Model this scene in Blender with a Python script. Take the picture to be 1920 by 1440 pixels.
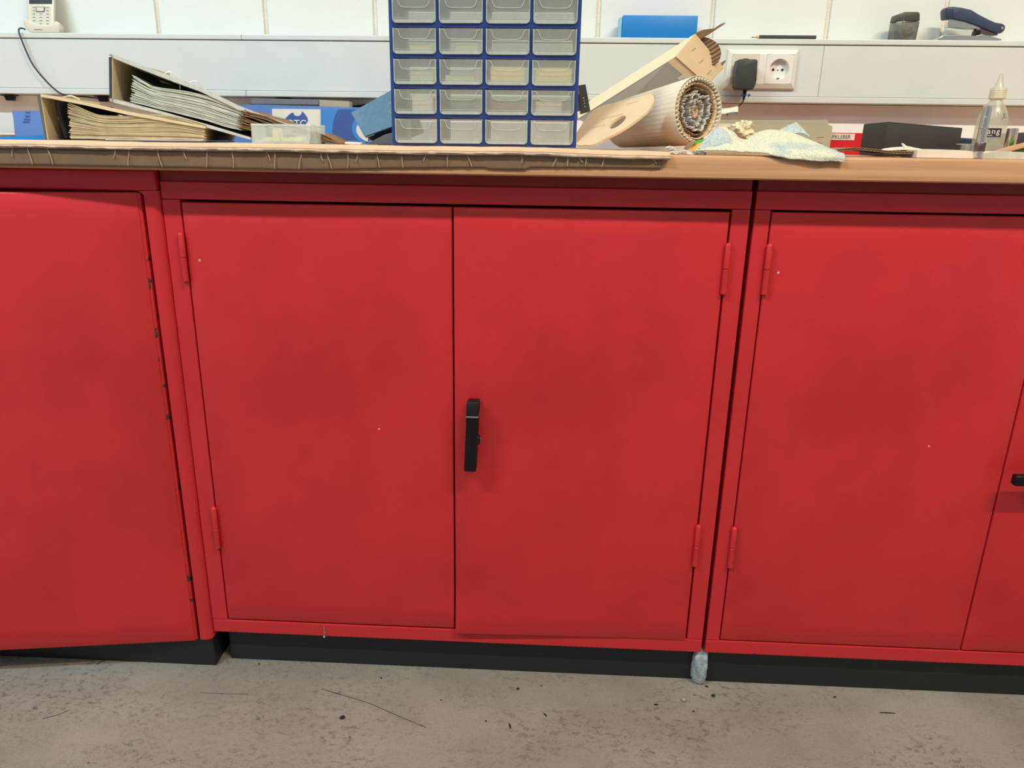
import bpy, bmesh, math, random
from mathutils import Vector, Matrix, noise
random.seed(7)
SC = bpy.context.scene
COL = SC.collection
for o in list(bpy.data.objects): bpy.data.objects.remove(o)

# ------------------------------------------------------------------ camera
F, PITCH, YAW, ROLL = 1397.054, 0.30751, -0.0446, 0.0144
SHX, SHY = -19.87, -7.81
CAM = Vector((0.0, -1.11129, 0.915))
def cam_axes():
    cy, sy, cp, sp = math.cos(YAW), math.sin(YAW), math.cos(PITCH), math.sin(PITCH)
    f = Vector((sy*cp, cy*cp, -sp)); rt = Vector((cy, -sy, 0)); up = rt.cross(f)
    cr, sr = math.cos(ROLL), math.sin(ROLL)
    return rt*cr + up*sr, up*cr - rt*sr, f
RT, UP, FW = cam_axes()
cd = bpy.data.cameras.new('camera'); co = bpy.data.objects.new('camera', cd); COL.objects.link(co)
co.matrix_world = Matrix.Translation(CAM) @ Matrix((RT, UP, -FW)).transposed().to_4x4()
cd.sensor_width = 36; cd.sensor_fit = 'HORIZONTAL'
cd.lens = F*36/1920
cd.shift_x = -SHX/1920; cd.shift_y = SHY/1920
cd.clip_start = 0.01
SC.camera = co
def ray(u, v):
    return FW + RT*((u-960-SHX)/F) - UP*((v-720-SHY)/F)
def P(u, v, Y):
    d = ray(u, v); return CAM + d*((Y-CAM.y)/d.y)
def PZ(u, v, Z):
    d = ray(u, v); return CAM + d*((Z-CAM.z)/d.z)
def PN(u, v, p0, n):
    d = ray(u, v); return CAM + d*((p0-CAM).dot(n)/d.dot(n))

# ------------------------------------------------------------------ light
SC.view_settings.view_transform = 'Standard'; SC.view_settings.look = 'None'
SC.view_settings.gamma = 1; SC.view_settings.use_curve_mapping = False
SC.view_settings.exposure = 0.0
w = bpy.data.worlds.new('world'); SC.world = w; w.use_nodes = True
w.node_tree.nodes['Background'].inputs[0].default_value = (0.88, 0.94, 1.0, 1)
w.node_tree.nodes['Background'].inputs[1].default_value = 0.43
def area(name, loc, target, sx, sy, power, color):
    l = bpy.data.lights.new(name, 'AREA'); l.shape = 'RECTANGLE'; l.size = sx; l.size_y = sy
    l.energy = power; l.color = color
    o = bpy.data.objects.new(name, l); COL.objects.link(o); o.location = loc
    d = Vector(target)-Vector(loc)
    o.rotation_euler = (math.atan2(d.y, -d.z), 0, 0)   # tubes stay parallel to the bench
    return o
area('ceiling_tube_light_cool', (-1.65, -1.30, 2.75), (-0.7, 0.0, 0.6), 1.2, 0.08, 56, (0.77, 0.92, 1.0))
area('ceiling_tube_light_warm', (1.10, -1.30, 2.75), (0.6, 0.0, 0.6), 1.2, 0.08, 51, (1.0, 0.88, 0.66))
area('ceiling_tube_light_room', (0.0, -2.6, 2.9), (0, 0, 0.4), 3.0, 0.3, 10, (1.0, 0.97, 0.93))

# ------------------------------------------------------------------ materials
def lin(c):
    r = []
    for x in c:
        x /= 255.0
        r.append(x/12.92 if x <= 0.04045 else ((x+0.055)/1.055)**2.4)
    return (r[0], r[1], r[2], 1)
def newmat(name):
    m = bpy.data.materials.new(name); m.use_nodes = True
    nt = m.node_tree; return m, nt, nt.nodes, nt.links, nt.nodes['Principled BSDF']
def mat(name, c, rough=0.6, metal=0.0, var=0.08, scale=18, bump=0.0, bscale=80, spec=0.5, stretch=(1, 1, 1), trans=0.0, alpha=1.0, sub=0.0, coat=0.0):
    m, nt, N, L, b = newmat(name)
    tc = N.new('ShaderNodeTexCoord'); mp = N.new('ShaderNodeMapping'); L.new(tc.outputs['Object'], mp.inputs[0])
    mp.inputs['Scale'].default_value = stretch
    nz = N.new('ShaderNodeTexNoise'); nz.inputs['Scale'].default_value = scale; nz.inputs['Detail'].default_value = 4
    L.new(mp.outputs[0], nz.inputs[0])
    cr = N.new('ShaderNodeValToRGB'); cr.color_ramp.elements[0].position = .3; cr.color_ramp.elements[1].position = .7
    l = lin(c)
    cr.color_ramp.elements[0].color = tuple(max(0, x*(1-var)) for x in l[:3])+(1,)
    cr.color_ramp.elements[1].color = tuple(min(1, x*(1+var)) for x in l[:3])+(1,)
    L.new(nz.outputs[0], cr.inputs[0]); L.new(cr.outputs[0], b.inputs['Base Color'])
    b.inputs['Roughness'].default_value = rough; b.inputs['Metallic'].default_value = metal
    b.inputs['Specular IOR Level'].default_value = spec
    b.inputs['Transmission Weight'].default_value = trans; b.inputs['Alpha'].default_value = alpha
    b.inputs['Coat Weight'].default_value = coat
    if bump:
        n2 = N.new('ShaderNodeTexNoise'); n2.inputs['Scale'].default_value = bscale; n2.inputs['Detail'].default_value = 6
        L.new(mp.outputs[0], n2.inputs[0])
        bp = N.new('ShaderNodeBump'); bp.inputs['Strength'].default_value = bump; bp.inputs['Distance'].default_value = 0.002
        L.new(n2.outputs[0], bp.inputs['Height']); L.new(bp.outputs[0], b.inputs['Normal'])
    return m
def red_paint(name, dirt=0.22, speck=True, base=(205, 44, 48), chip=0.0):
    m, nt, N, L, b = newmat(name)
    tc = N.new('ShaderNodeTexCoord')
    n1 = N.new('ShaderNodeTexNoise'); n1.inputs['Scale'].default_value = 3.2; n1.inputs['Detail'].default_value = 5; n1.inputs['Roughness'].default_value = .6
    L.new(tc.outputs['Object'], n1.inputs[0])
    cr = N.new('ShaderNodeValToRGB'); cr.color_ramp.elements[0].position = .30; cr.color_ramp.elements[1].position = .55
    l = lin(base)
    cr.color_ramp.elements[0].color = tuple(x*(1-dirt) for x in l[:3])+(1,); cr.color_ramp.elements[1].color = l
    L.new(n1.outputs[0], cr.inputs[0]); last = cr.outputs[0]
    if speck:
        vo = N.new('ShaderNodeTexVoronoi'); vo.inputs['Scale'].default_value = 16; L.new(tc.outputs['Object'], vo.inputs[0])
        n3 = N.new('ShaderNodeTexNoise'); n3.inputs['Scale'].default_value = 7; L.new(tc.outputs['Object'], n3.inputs[0])
        lt = N.new('ShaderNodeMath'); lt.operation = 'LESS_THAN'; lt.inputs[1].default_value = 0.028; L.new(vo.outputs['Distance'], lt.inputs[0])
        gt = N.new('ShaderNodeMath'); gt.operation = 'GREATER_THAN'; gt.inputs[1].default_value = 0.60; L.new(n3.outputs[0], gt.inputs[0])
        mu = N.new('ShaderNodeMath'); mu.operation = 'MULTIPLY'; L.new(lt.outputs[0], mu.inputs[0]); L.new(gt.outputs[0], mu.inputs[1])
        mx = N.new('ShaderNodeMixRGB'); L.new(mu.outputs[0], mx.inputs[0]); L.new(last, mx.inputs[1]); mx.inputs[2].default_value = lin((225, 170, 165))
        last = mx.outputs[0]
    if chip:
        n4 = N.new('ShaderNodeTexNoise'); n4.inputs['Scale'].default_value = 90 if chip < .3 else 28; n4.inputs['Detail'].default_value = 3
        L.new(tc.outputs['Object'], n4.inputs[0])
        g4 = N.new('ShaderNodeMath'); g4.operation = 'GREATER_THAN'; g4.inputs[1].default_value = 1-chip; L.new(n4.outputs[0], g4.inputs[0])
        mx = N.new('ShaderNodeMixRGB'); L.new(g4.outputs[0], mx.inputs[0]); L.new(last, mx.inputs[1]); mx.inputs[2].default_value = lin((62, 56, 52))
        last = mx.outputs[0]
    L.new(last, b.inputs['Base Color'])
    b.inputs['Roughness'].default_value = .38; b.inputs['Specular IOR Level'].default_value = .45
    n2 = N.new('ShaderNodeTexNoise'); n2.inputs['Scale'].default_value = 140; n2.inputs['Detail'].default_value = 2
    n5 = N.new('ShaderNodeTexNoise'); n5.inputs['Scale'].default_value = 6; n5.inputs['Detail'].default_value = 1
    L.new(tc.outputs['Object'], n2.inputs[0]); L.new(tc.outputs['Object'], n5.inputs[0])
    ad = N.new('ShaderNodeMath'); ad.operation = 'MULTIPLY_ADD'; L.new(n5.outputs[0], ad.inputs[0]); ad.inputs[1].default_value = 6; L.new(n2.outputs[0], ad.inputs[2])
    bp = N.new('ShaderNodeBump'); bp.inputs['Strength'].default_value = .12; bp.inputs['Distance'].default_value = 0.002
    L.new(ad.outputs[0], bp.inputs['Height']); L.new(bp.outputs[0], b.inputs['Normal'])
    return m
def wood(name, c1, c2):
    m, nt, N, L, b = newmat(name)
    tc = N.new('ShaderNodeTexCoord'); mp = N.new('ShaderNodeMapping'); mp.inputs['Scale'].default_value = (1.2, 40, 60)
    L.new(tc.outputs['Object'], mp.inputs[0])
    n = N.new('ShaderNodeTexNoise'); n.inputs['Scale'].default_value = 2.2; n.inputs['Detail'].default_value = 6; n.inputs['Distortion'].default_value = .5
    L.new(mp.outputs[0], n.inputs[0])
    cr = N.new('ShaderNodeValToRGB'); cr.color_ramp.elements[0].position = .3; cr.color_ramp.elements[1].position = .68
    cr.color_ramp.elements[0].color = lin(c1); cr.color_ramp.elements[1].color = lin(c2)
    L.new(n.outputs[0], cr.inputs[0]); L.new(cr.outputs[0], b.inputs['Base Color']); b.inputs['Roughness'].default_value = .5
    bp = N.new('ShaderNodeBump'); bp.inputs['Strength'].default_value = .15; bp.inputs['Distance'].default_value = .001
    L.new(n.outputs[0], bp.inputs['Height']); L.new(bp.outputs[0], b.inputs['Normal'])
    return m
def concrete(name):
    m, nt, N, L, b = newmat(name)
    tc = N.new('ShaderNodeTexCoord'); mp = N.new('ShaderNodeMapping'); mp.inputs['Scale'].default_value = (1, 1.5, 1); L.new(tc.outputs['Object'], mp.inputs[0])
    def nz(s, d, r=.6, dist=0):
        n = N.new('ShaderNodeTexNoise'); n.inputs['Scale'].default_value = s; n.inputs['Detail'].default_value = d
        n.inputs['Roughness'].default_value = r; n.inputs['Distortion'].default_value = dist; L.new(mp.outputs[0], n.inputs[0]); return n
    a = nz(2.3, 5); f = nz(70, 8, .75, .6); g = nz(5, 3)
    cr = N.new('ShaderNodeValToRGB'); cr.color_ramp.elements[0].position = .35; cr.color_ramp.elements[1].position = .65
    cr.color_ramp.elements[0].color = lin((134, 127, 117)); cr.color_ramp.elements[1].color = lin((158, 151, 141))
    L.new(a.outputs[0], cr.inputs[0])
    # pits and rub marks, in patches
    cf = N.new('ShaderNodeValToRGB'); cf.color_ramp.elements[0].position = .33; cf.color_ramp.elements[1].position = .50
    cf.color_ramp.elements[0].color = (.38, .36, .36, 1); cf.color_ramp.elements[1].color = (1, 1, 1, 1); L.new(f.outputs[0], cf.inputs[0])
    cg = N.new('ShaderNodeValToRGB'); cg.color_ramp.elements[0].position = .38; cg.color_ramp.elements[1].position = .58
    cg.color_ramp.elements[0].color = (.12, .12, .12, 1); cg.color_ramp.elements[1].color = (1, 1, 1, 1); L.new(g.outputs[0], cg.inputs[0])
    mx = N.new('ShaderNodeMixRGB'); mx.blend_type = 'MULTIPLY'; L.new(cg.outputs[0], mx.inputs[0]); L.new(cr.outputs[0], mx.inputs[1]); L.new(cf.outputs[0], mx.inputs[2])
    # fine grain
    h = nz(260, 3); ch = N.new('ShaderNodeValToRGB'); ch.color_ramp.elements[0].position = .3; ch.color_ramp.elements[1].position = .6
    ch.color_ramp.elements[0].color = (.84, .83, .82, 1); L.new(h.outputs[0], ch.inputs[0])
    m2 = N.new('ShaderNodeMixRGB'); m2.blend_type = 'MULTIPLY'; m2.inputs[0].default_value = 1; L.new(mx.outputs[0], m2.inputs[1]); L.new(ch.outputs[0], m2.inputs[2])
    # scattered dark dots
    vo = N.new('ShaderNodeTexVoronoi'); vo.inputs['Scale'].default_value = 26; L.new(mp.outputs[0], vo.inputs[0])
    lt = N.new('ShaderNodeMath'); lt.operation = 'LESS_THAN'; lt.inputs[1].default_value = .06; L.new(vo.outputs['Distance'], lt.inputs[0])
    gg = nz(9, 1); gt = N.new('ShaderNodeMath'); gt.operation = 'GREATER_THAN'; gt.inputs[1].default_value = .56; L.new(gg.outputs[0], gt.inputs[0])
    mu = N.new('ShaderNodeMath'); mu.operation = 'MULTIPLY'; L.new(lt.outputs[0], mu.inputs[0]); L.new(gt.outputs[0], mu.inputs[1])
    m3 = N.new('ShaderNodeMixRGB'); L.new(mu.outputs[0], m3.inputs[0]); L.new(m2.outputs[0], m3.inputs[1]); m3.inputs[2].default_value = lin((60, 50, 46))
    L.new(m3.outputs[0], b.inputs['Base Color']); b.inputs['Roughness'].default_value = .62; b.inputs['Specular IOR Level'].default_value = .3
    bp = N.new('ShaderNodeBump'); bp.inputs['Strength'].default_value = .3; bp.inputs['Distance'].default_value = .002
    L.new(f.outputs[0], bp.inputs['Height']); L.new(bp.outputs[0], b.inputs['Normal'])
    return m
def clear(name, c, milk, rough=.25, gloss=.12):
    m, nt, N, L, b = newmat(name); N.remove(b)
    out = N['Material Output']
    tr = N.new('ShaderNodeBsdfTransparent'); tr.inputs[0].default_value = (.96, .97, .95, 1)
    df = N.new('ShaderNodeBsdfDiffuse'); df.inputs[0].default_value = lin(c)
    tl = N.new('ShaderNodeBsdfTranslucent'); tl.inputs[0].default_value = lin(c)
    gl = N.new('ShaderNodeBsdfGlossy'); gl.inputs['Roughness'].default_value = rough
    tc = N.new('ShaderNodeTexCoord'); nz = N.new('ShaderNodeTexNoise'); nz.inputs['Scale'].default_value = 35; nz.inputs['Detail'].default_value = 5; L.new(tc.outputs['Object'], nz.inputs[0])
    mr = N.new('ShaderNodeMapRange'); mr.inputs[1].default_value = .3; mr.inputs[2].default_value = .7; mr.inputs[3].default_value = milk*.7; mr.inputs[4].default_value = milk*1.3; L.new(nz.outputs[0], mr.inputs[0])
    a0 = N.new('ShaderNodeMixShader'); a0.inputs[0].default_value = .30; L.new(df.outputs[0], a0.inputs[1]); L.new(tl.outputs[0], a0.inputs[2])
    a = N.new('ShaderNodeMixShader'); L.new(mr.outputs[0], a.inputs[0]); L.new(tr.outputs[0], a.inputs[1]); L.new(a0.outputs[0], a.inputs[2])
    b2 = N.new('ShaderNodeMixShader'); b2.inputs[0].default_value = gloss; L.new(a.outputs[0], b2.inputs[1]); L.new(gl.outputs[0], b2.inputs[2])
    L.new(b2.outputs[0], out.inputs[0]); return m
def feltmat(name, a, b_):
    m, nt, N, L, b = newmat(name); tc = N.new('ShaderNodeTexCoord')
    def nz_(s, d):
        n = N.new('ShaderNodeTexNoise'); n.inputs['Scale'].default_value = s; n.inputs['Detail'].default_value = d; L.new(tc.outputs['Object'], n.inputs[0]); return n
    n1 = nz_(14, 3); c1 = N.new('ShaderNodeValToRGB'); c1.color_ramp.elements[0].position = .54; c1.color_ramp.elements[1].position = .74
    c1.color_ramp.elements[0].color = lin(a); c1.color_ramp.elements[1].color = lin(b_); L.new(n1.outputs[0], c1.inputs[0])
    n2 = nz_(420, 4); c2 = N.new('ShaderNodeValToRGB'); c2.color_ramp.elements[0].position = .32; c2.color_ramp.elements[1].position = .52
    c2.color_ramp.elements[0].color = (.70, .71, .70, 1); L.new(n2.outputs[0], c2.inputs[0])
    mx = N.new('ShaderNodeMixRGB'); mx.blend_type = 'MULTIPLY'; mx.inputs[0].default_value = 1; L.new(c1.outputs[0], mx.inputs[1]); L.new(c2.outputs[0], mx.inputs[2])
    L.new(mx.outputs[0], b.inputs['Base Color']); b.inputs['Roughness'].default_value = .95; b.inputs['Specular IOR Level'].default_value = .1
    n3 = nz_(200, 5); bp = N.new('ShaderNodeBump'); bp.inputs['Strength'].default_value = .8; bp.inputs['Distance'].default_value = .003
    L.new(n3.outputs[0], bp.inputs['Height']); L.new(bp.outputs[0], b.inputs['Normal']); return m
M = dict(lower_wall=mat('painted_lower_wall', (244, 240, 238), .7, var=.03), adapter=mat('charcoal_plastic', (54, 55, 55), .5, var=.03),
    carton_side=mat('greyish_carton_side', (172, 176, 168), .7, var=.04), carton_top=mat('pale_carton', (236, 218, 184), .75, var=.04), crease=mat('tape_glint_pale', (188, 154, 122), .35),slip=mat('yellowish_card', (255, 228, 170), .7),unseen_far_wall=mat('grey_unseen_far_wall', (190, 196, 200), .8),  # crease: pale colour for the light along the tape folds
    red=red_paint('red_paint'), red_frame=red_paint('red_paint_frame', dirt=.12, speck=True, base=(204, 44, 50)),
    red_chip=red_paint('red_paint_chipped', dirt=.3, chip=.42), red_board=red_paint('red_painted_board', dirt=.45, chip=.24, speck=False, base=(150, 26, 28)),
    black_metal=mat('black_painted_metal', (30, 29, 30), .5, bump=.05), inside=mat('cabinet_inside', (40, 14, 14), .8),
    black=mat('black_plastic', (16, 15, 16), .45, var=.05, bump=.03, spec=.3), blackbox=mat('black_card', (52, 52, 52), .7),
    rail=mat('rail_plastic', (212, 217, 214), .45, var=.02), wall=mat('white_wall_paint', (223, 226, 222), .75, var=.03, scale=5, bump=.35, bscale=60),
    mortar=mat('painted_mortar', (230, 224, 212), .9, bump=1.0, bscale=220), wood=wood('beech_wood', (182, 131, 92), (203, 156, 115)),
    floor=concrete('worn_concrete'), card=mat('cardboard', (222, 196, 160), .8, var=.08, bump=.1, stretch=(1, 1, 1)), card_top=mat('cardboard_sheet_top', (222, 184, 148), .7, var=.08, scale=12, bump=.2),
    card_dark=mat('cardboard_edge', (140, 116, 88), .9, var=.2, scale=90), card_pale=mat('pale_corrugated_board', (222, 212, 192), .75, var=.06),
    tape=mat('brown_parcel_tape', (130, 102, 78), .36, var=.08, scale=30, bump=.25, bscale=45), tape_shiny=mat('shiny_creased_tape', (202, 178, 154), .28, var=.25, scale=50, bump=.6, bscale=90, spec=.7),
    white=mat('white_plastic', (232, 230, 222), .35, var=.02), cream=mat('cream_plastic', (220, 212, 192), .4, var=.03),
    grey_btn=mat('phone_key_face', (206, 200, 184), .5, var=.03), screen=mat('phone_screen', (52, 60, 66), .15), ink=mat('dark_print', (40, 40, 44), .7),
    blue_shell=mat('blue_plastic_shell', (38, 62, 128), .35, var=.05), drawer=clear('clear_drawer_plastic', (228, 233, 222), .22), drawer_rim=clear('clear_drawer_rim', (226, 236, 230), .62, gloss=.2),
    bluebox=mat('bright_blue_plastic', (20, 128, 206), .45, var=.03), bluebox_side=mat('pale_blue_plastic', (140, 196, 226), .45),
    teal=mat('teal_binder_cloth', (104, 144, 166), .7, var=.08, scale=120, bump=.1), teal_dark=mat('binder_edge', (46, 58, 66), .6),
    binder_out=mat('binder_grey_edge', (92, 92, 90), .6, var=.2), binder_in=mat('binder_board_inside', (212, 194, 156), .8, var=.1), binder_top=mat('binder_marbled_cover', (196, 196, 188), .7, var=.1, scale=160),
    pages_w=mat('greyish_pages', (200, 202, 190), .85, var=.12, scale=40), pages_y=mat('yellowed_pages', (196, 180, 142), .85, var=.14, scale=40), pages_b=mat('brown_kraft_pages', (138, 104, 70), .85, var=.25, scale=40),
    steel=mat('ground_steel', (232, 226, 216), .22, 1.0, var=.06, stretch=(1, 1, 30), scale=6), steel_dark=mat('dark_steel', (120, 104, 104), .4, 1.0), ring=mat('chrome_ring', (210, 210, 205), .25, 1.0),
    print_blue=mat('printed_blue', (96, 134, 200), .4, var=.12, scale=9), print_light=mat('printed_light_blue', (66, 136, 214), .4), print_navy=mat('printed_navy', (62, 94, 164), .4), print_white=mat('printed_white', (226, 222, 212), .5),
    tub=clear('milky_tub_plastic', (240, 250, 248), .36, .4, .06), yellow_bit=mat('pale_yellow_foam', (236, 220, 150), .8), bottle=clear('squeeze_bottle_plastic', (220, 222, 204), .42, .35, .08), cap=clear('yellowed_cap_plastic', (238, 230, 202), .66, .4, .06),
    smoke=clear('smoked_plastic', (96, 98, 86), .62, .2, .1), navy=mat('stapler_navy_plastic', (52, 66, 92), .4), felt=feltmat('grey_felt', (214, 214, 192), (160, 178, 190)),
    felt_blue=feltmat('blue_grey_felt', (188, 198, 198), (150, 170, 184)), fleece=mat('blue_grey_fleece', (164, 176, 180), .95, var=.25, scale=120, bump=1.0, bscale=300),
    redbox=mat('red_card_box', (206, 22, 36), .5), label=mat('label_paper', (226, 214, 200), .6), folder=mat('grey_card_folder', (176, 166, 142), .8, var=.05), paper=mat('off_white_paper', (230, 222, 202), .8, var=.04),
    tissue=mat('crumpled_tan_tissue', (216, 202, 170), .9, var=.12, scale=60, bump=.6), green=mat('green_print', (72, 150, 44), .5), yellow=mat('yellow_print', (226, 168, 40), .5), bubble=mat('bubble_wrap_film', (206, 202, 196), .12, var=.25, scale=120, bump=1.0, bscale=160, spec=1.0),
    brass=mat('pale_brass', (214, 190, 130), .3, .6), dark=mat('dark_fleck', (34, 28, 26), .8), stone=mat('pale_pebble', (168, 152, 138), .7, var=.2), cable=mat('dark_cable', (46, 50, 56), .5), bluetie=mat('blue_tie', (60, 120, 190), .5),
    pencil=mat('grey_pencil_paint', (72, 74, 76), .4), pencil_wood=mat('pencil_wood', (214, 184, 148), .8), grey=mat('grey_plastic', (112, 114, 118), .6), bracket=mat('dark_grey_metal', (70, 72, 66), .45),
)

# ------------------------------------------------------------------ geometry helpers
class MB:
    def __init__(s): s.v = []; s.f = []
    def add(s, vs, fs):
        k = len(s.v); s.v += [Vector(v) for v in vs]; s.f += [tuple(i+k for i in f) for f in fs]; return s
    def box(s, x0, x1, y0, y1, z0, z1, bev=0, seg=2):
        vs = [(x, y, z) for x in (x0, x1) for y in (y0, y1) for z in (z0, z1)]
        fs = [(0, 1, 3, 2), (4, 6, 7, 5), (0, 4, 5, 1), (2, 3, 7, 6), (0, 2, 6, 4), (1, 5, 7, 3)]
        if not bev: return s.add(vs, fs)
        bm = bmesh.new(); bv = [bm.verts.new(v) for v in vs]
        for f in fs: bm.faces.new([bv[i] for i in f])
        bmesh.ops.recalc_face_normals(bm, faces=bm.faces)
        bmesh.ops.bevel(bm, geom=bm.edges[:], offset=bev, segments=seg, affect='EDGES', profile=.5)
        return s.bm(bm)
    def bm(s, bm):
        bm.verts.index_update()
        s.add([v.co.copy() for v in bm.verts], [[v.index for v in f.verts] for f in bm.faces]); bm.free(); return s
    def prism(s, poly, off, bev=0, seg=2):
        # poly: list of 3-D points (planar loop), off: extrusion vector
        off = Vector(off); n = len(poly); a = [Vector(p) for p in poly]; b = [p+off for p in a]
        fs = [tuple(range(n)), tuple(range(2*n-1, n-1, -1))]+[(i, (i+1) % n+0, (i+1) % n+n, i+n)[::-1] for i in range(n)]
        bm = bmesh.new(); bv = [bm.verts.new(v) for v in a+b]
        for f in fs: bm.faces.new([bv[i] for i in f])
        bmesh.ops.recalc_face_normals(bm, faces=bm.faces)
        if bev: bmesh.ops.bevel(bm, geom=bm.edges[:], offset=bev, segments=seg, affect='EDGES', profile=.5, clamp_overlap=True)
        return s.bm(bm)
    def tube(s, pts, r, n=10, cap=True, flat=1.0):
        pts = [Vector(p) for p in pts]; m = len(pts); rs = r if isinstance(r, (list, tuple)) else [r]*m
        t0 = (pts[1]-pts[0]).normalized(); a = t0.orthogonal().normalized(); vs = []; fs = []
        for i, p in enumerate(pts):
            t = (pts[min(i+1, m-1)]-pts[max(i-1, 0)]).normalized()
            a = (a-t*a.dot(t)).normalized(); b = t.cross(a)
            for k in range(n):
                q = 2*math.pi*k/n; vs.append(p+(a*math.cos(q)+b*math.sin(q)*flat)*rs[i])
        for i in range(m-1):
            for k in range(n):
                fs.append((i*n+k, i*n+(k+1) % n, (i+1)*n+(k+1) % n, (i+1)*n+k))
        if cap: fs.append(tuple(range(n-1, -1, -1))); fs.append(tuple((m-1)*n+k for k in range(n)))
        return s.add(vs, fs)
    def lathe(s, prof, c, n=32, axis=(0, 0, 1), cap=True):
        ax = Vector(axis).normalized(); a = ax.orthogonal().normalized(); b = ax.cross(a); c = Vector(c); vs = []; fs = []
        for r, h in prof:
            for k in range(n):
                q = 2*math.pi*k/n; vs.append(c+ax*h+(a*math.cos(q)+b*math.sin(q))*r)
        for i in range(len(prof)-1):
            for k in range(n): fs.append((i*n+k, i*n+(k+1) % n, (i+1)*n+(k+1) % n, (i+1)*n+k))
        if cap: fs.append(tuple(range(n-1, -1, -1))); fs.append(tuple((len(prof)-1)*n+k for k in range(n)))
        return s.add(vs, fs)
    def grid(s, rows):
        n = len(rows[0]); k = [p for r in rows for p in r]
        return s.add(k, [(i*n+j, i*n+j+1, (i+1)*n+j+1, (i+1)*n+j) for i in range(len(rows)-1) for j in range(n-1)])
    def ball(s, c, r, sub=2, amp=0, sc=(1, 1, 1)):
        bm = bmesh.new(); bmesh.ops.create_icosphere(bm, subdivisions=sub, radius=1)
        for v in bm.verts:
            d = 1+amp*noise.noise(v.co*2.1+Vector(c)*37); v.co = Vector((v.co.x*sc[0], v.co.y*sc[1], v.co.z*sc[2]))*r*d+Vector(c)
        return s.bm(bm)
WO = {}
def mesh(name, mb, m, parent=None, smooth=False, origin=None, solid=0, autos=True):
    vs = mb.v
    lo = Vector((min(v.x for v in vs), min(v.y for v in vs), min(v.z for v in vs))); hi = Vector((max(v.x for v in vs), max(v.y for v in vs), max(v.z for v in vs)))
    o = Vector(origin) if origin is not None else Vector(((lo.x+hi.x)/2, (lo.y+hi.y)/2, lo.z))
    me = bpy.data.meshes.new(name); me.from_pydata([v-o for v in vs], [], mb.f); me.validate(); me.update()
    bm = bmesh.new(); bm.from_mesh(me); bmesh.ops.recalc_face_normals(bm, faces=bm.faces); bm.to_mesh(me); bm.free()
    me.materials.append(M[m] if isinstance(m, str) else m)
    ob = bpy.data.objects.new(name, me); COL.objects.link(ob)
    if smooth:
        for p in me.polygons: p.use_smooth = True
        try: me.set_sharp_from_angle(angle=math.radians(38))
        except Exception: pass
    if parent is not None: ob.parent = parent; ob.location = o-WO[parent.name]
    else: ob.location = o
    WO[ob.name] = o
    if solid:
        md = ob.modifiers.new('thickness', 'SOLIDIFY'); md.thickness = solid; md.offset = 0
    return ob
def tag(o, label, cat, group=None, kind=None):
    o['label'] = label; o['category'] = cat
    if group: o['group'] = group
    if kind: o['kind'] = kind
    return o
def thing(name, loc, label, cat, group=None):
    o = bpy.data.objects.new(name, None); COL.objects.link(o); o.location = loc; o.empty_display_size = .05
    WO[o.name] = Vector(loc); return tag(o, label, cat, group)
def struct(o): o['kind'] = 'structure'; return o
def copyto(o, parent, delta):
    c = o.copy(); COL.objects.link(c); c.parent = parent; c.location = o.location+Vector(delta)
    WO[c.name] = WO[o.name]+Vector(delta)
    for ch in o.children:
        d = ch.copy(); COL.objects.link(d); d.parent = c; d.matrix_parent_inverse = ch.matrix_parent_inverse
    return c
def crv(pts, n):
    # catmull-rom through points
    pts = [Vector(p) for p in pts]; out = []; m = len(pts)-1
    for i in range(n):
        t = i/(n-1)*m; k = min(int(t), m-1); u = t-k
        p0, p1, p2, p3 = pts[max(k-1, 0)], pts[k], pts[k+1], pts[min(k+2, m)]
        out.append(.5*((2*p1)+(p2-p0)*u+(2*p0-5*p1+4*p2-p3)*u*u+(3*p1-p0-3*p2+p3)*u**3))
    return out
def px(pts, Y, zmin=None):
    q = [P(u, v, Y) for u, v in pts]
    if zmin is not None:
        for p in q: p.z = max(p.z, zmin)
    return q
def text(body, size, loc, m, parent, name='lettering', rotz=0, ext=.0002, bold=0, sx=1, tilt=math.pi/2, align='LEFT'):
    c = bpy.data.curves.new(name, 'FONT'); c.body = body; c.size = size; c.extrude = ext; c.offset = bold; c.align_x = align
    t = bpy.data.objects.new('tmp_text', c); COL.objects.link(t)
    dg = bpy.context.evaluated_depsgraph_get(); me = bpy.data.meshes.new_from_object(t.evaluated_get(dg))
    bpy.data.objects.remove(t)
    R = Matrix.Rotation(rotz, 4, 'Z') @ Matrix.Rotation(tilt, 4, 'X') @ Matrix.Diagonal((sx, 1, 1, 1))
    me.transform(R); me.materials.clear(); me.materials.append(M[m])
    o = bpy.data.objects.new(name, me); COL.objects.link(o); o.parent = parent
    o.location = Vector(loc)-WO[parent.name]; WO[o.name] = Vector(loc); return o

# ================================================================== STRUCTURE
WY = 0.672
fl = struct(mesh('floor', MB().box(-2.6, 2.6, -3.2, WY+.1, -.1, 0), 'floor'))
wb = struct(mesh('wall_back', MB().box(-2.6, 2.6, WY, WY+.1, 0, 3.0), 'mortar'))
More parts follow.
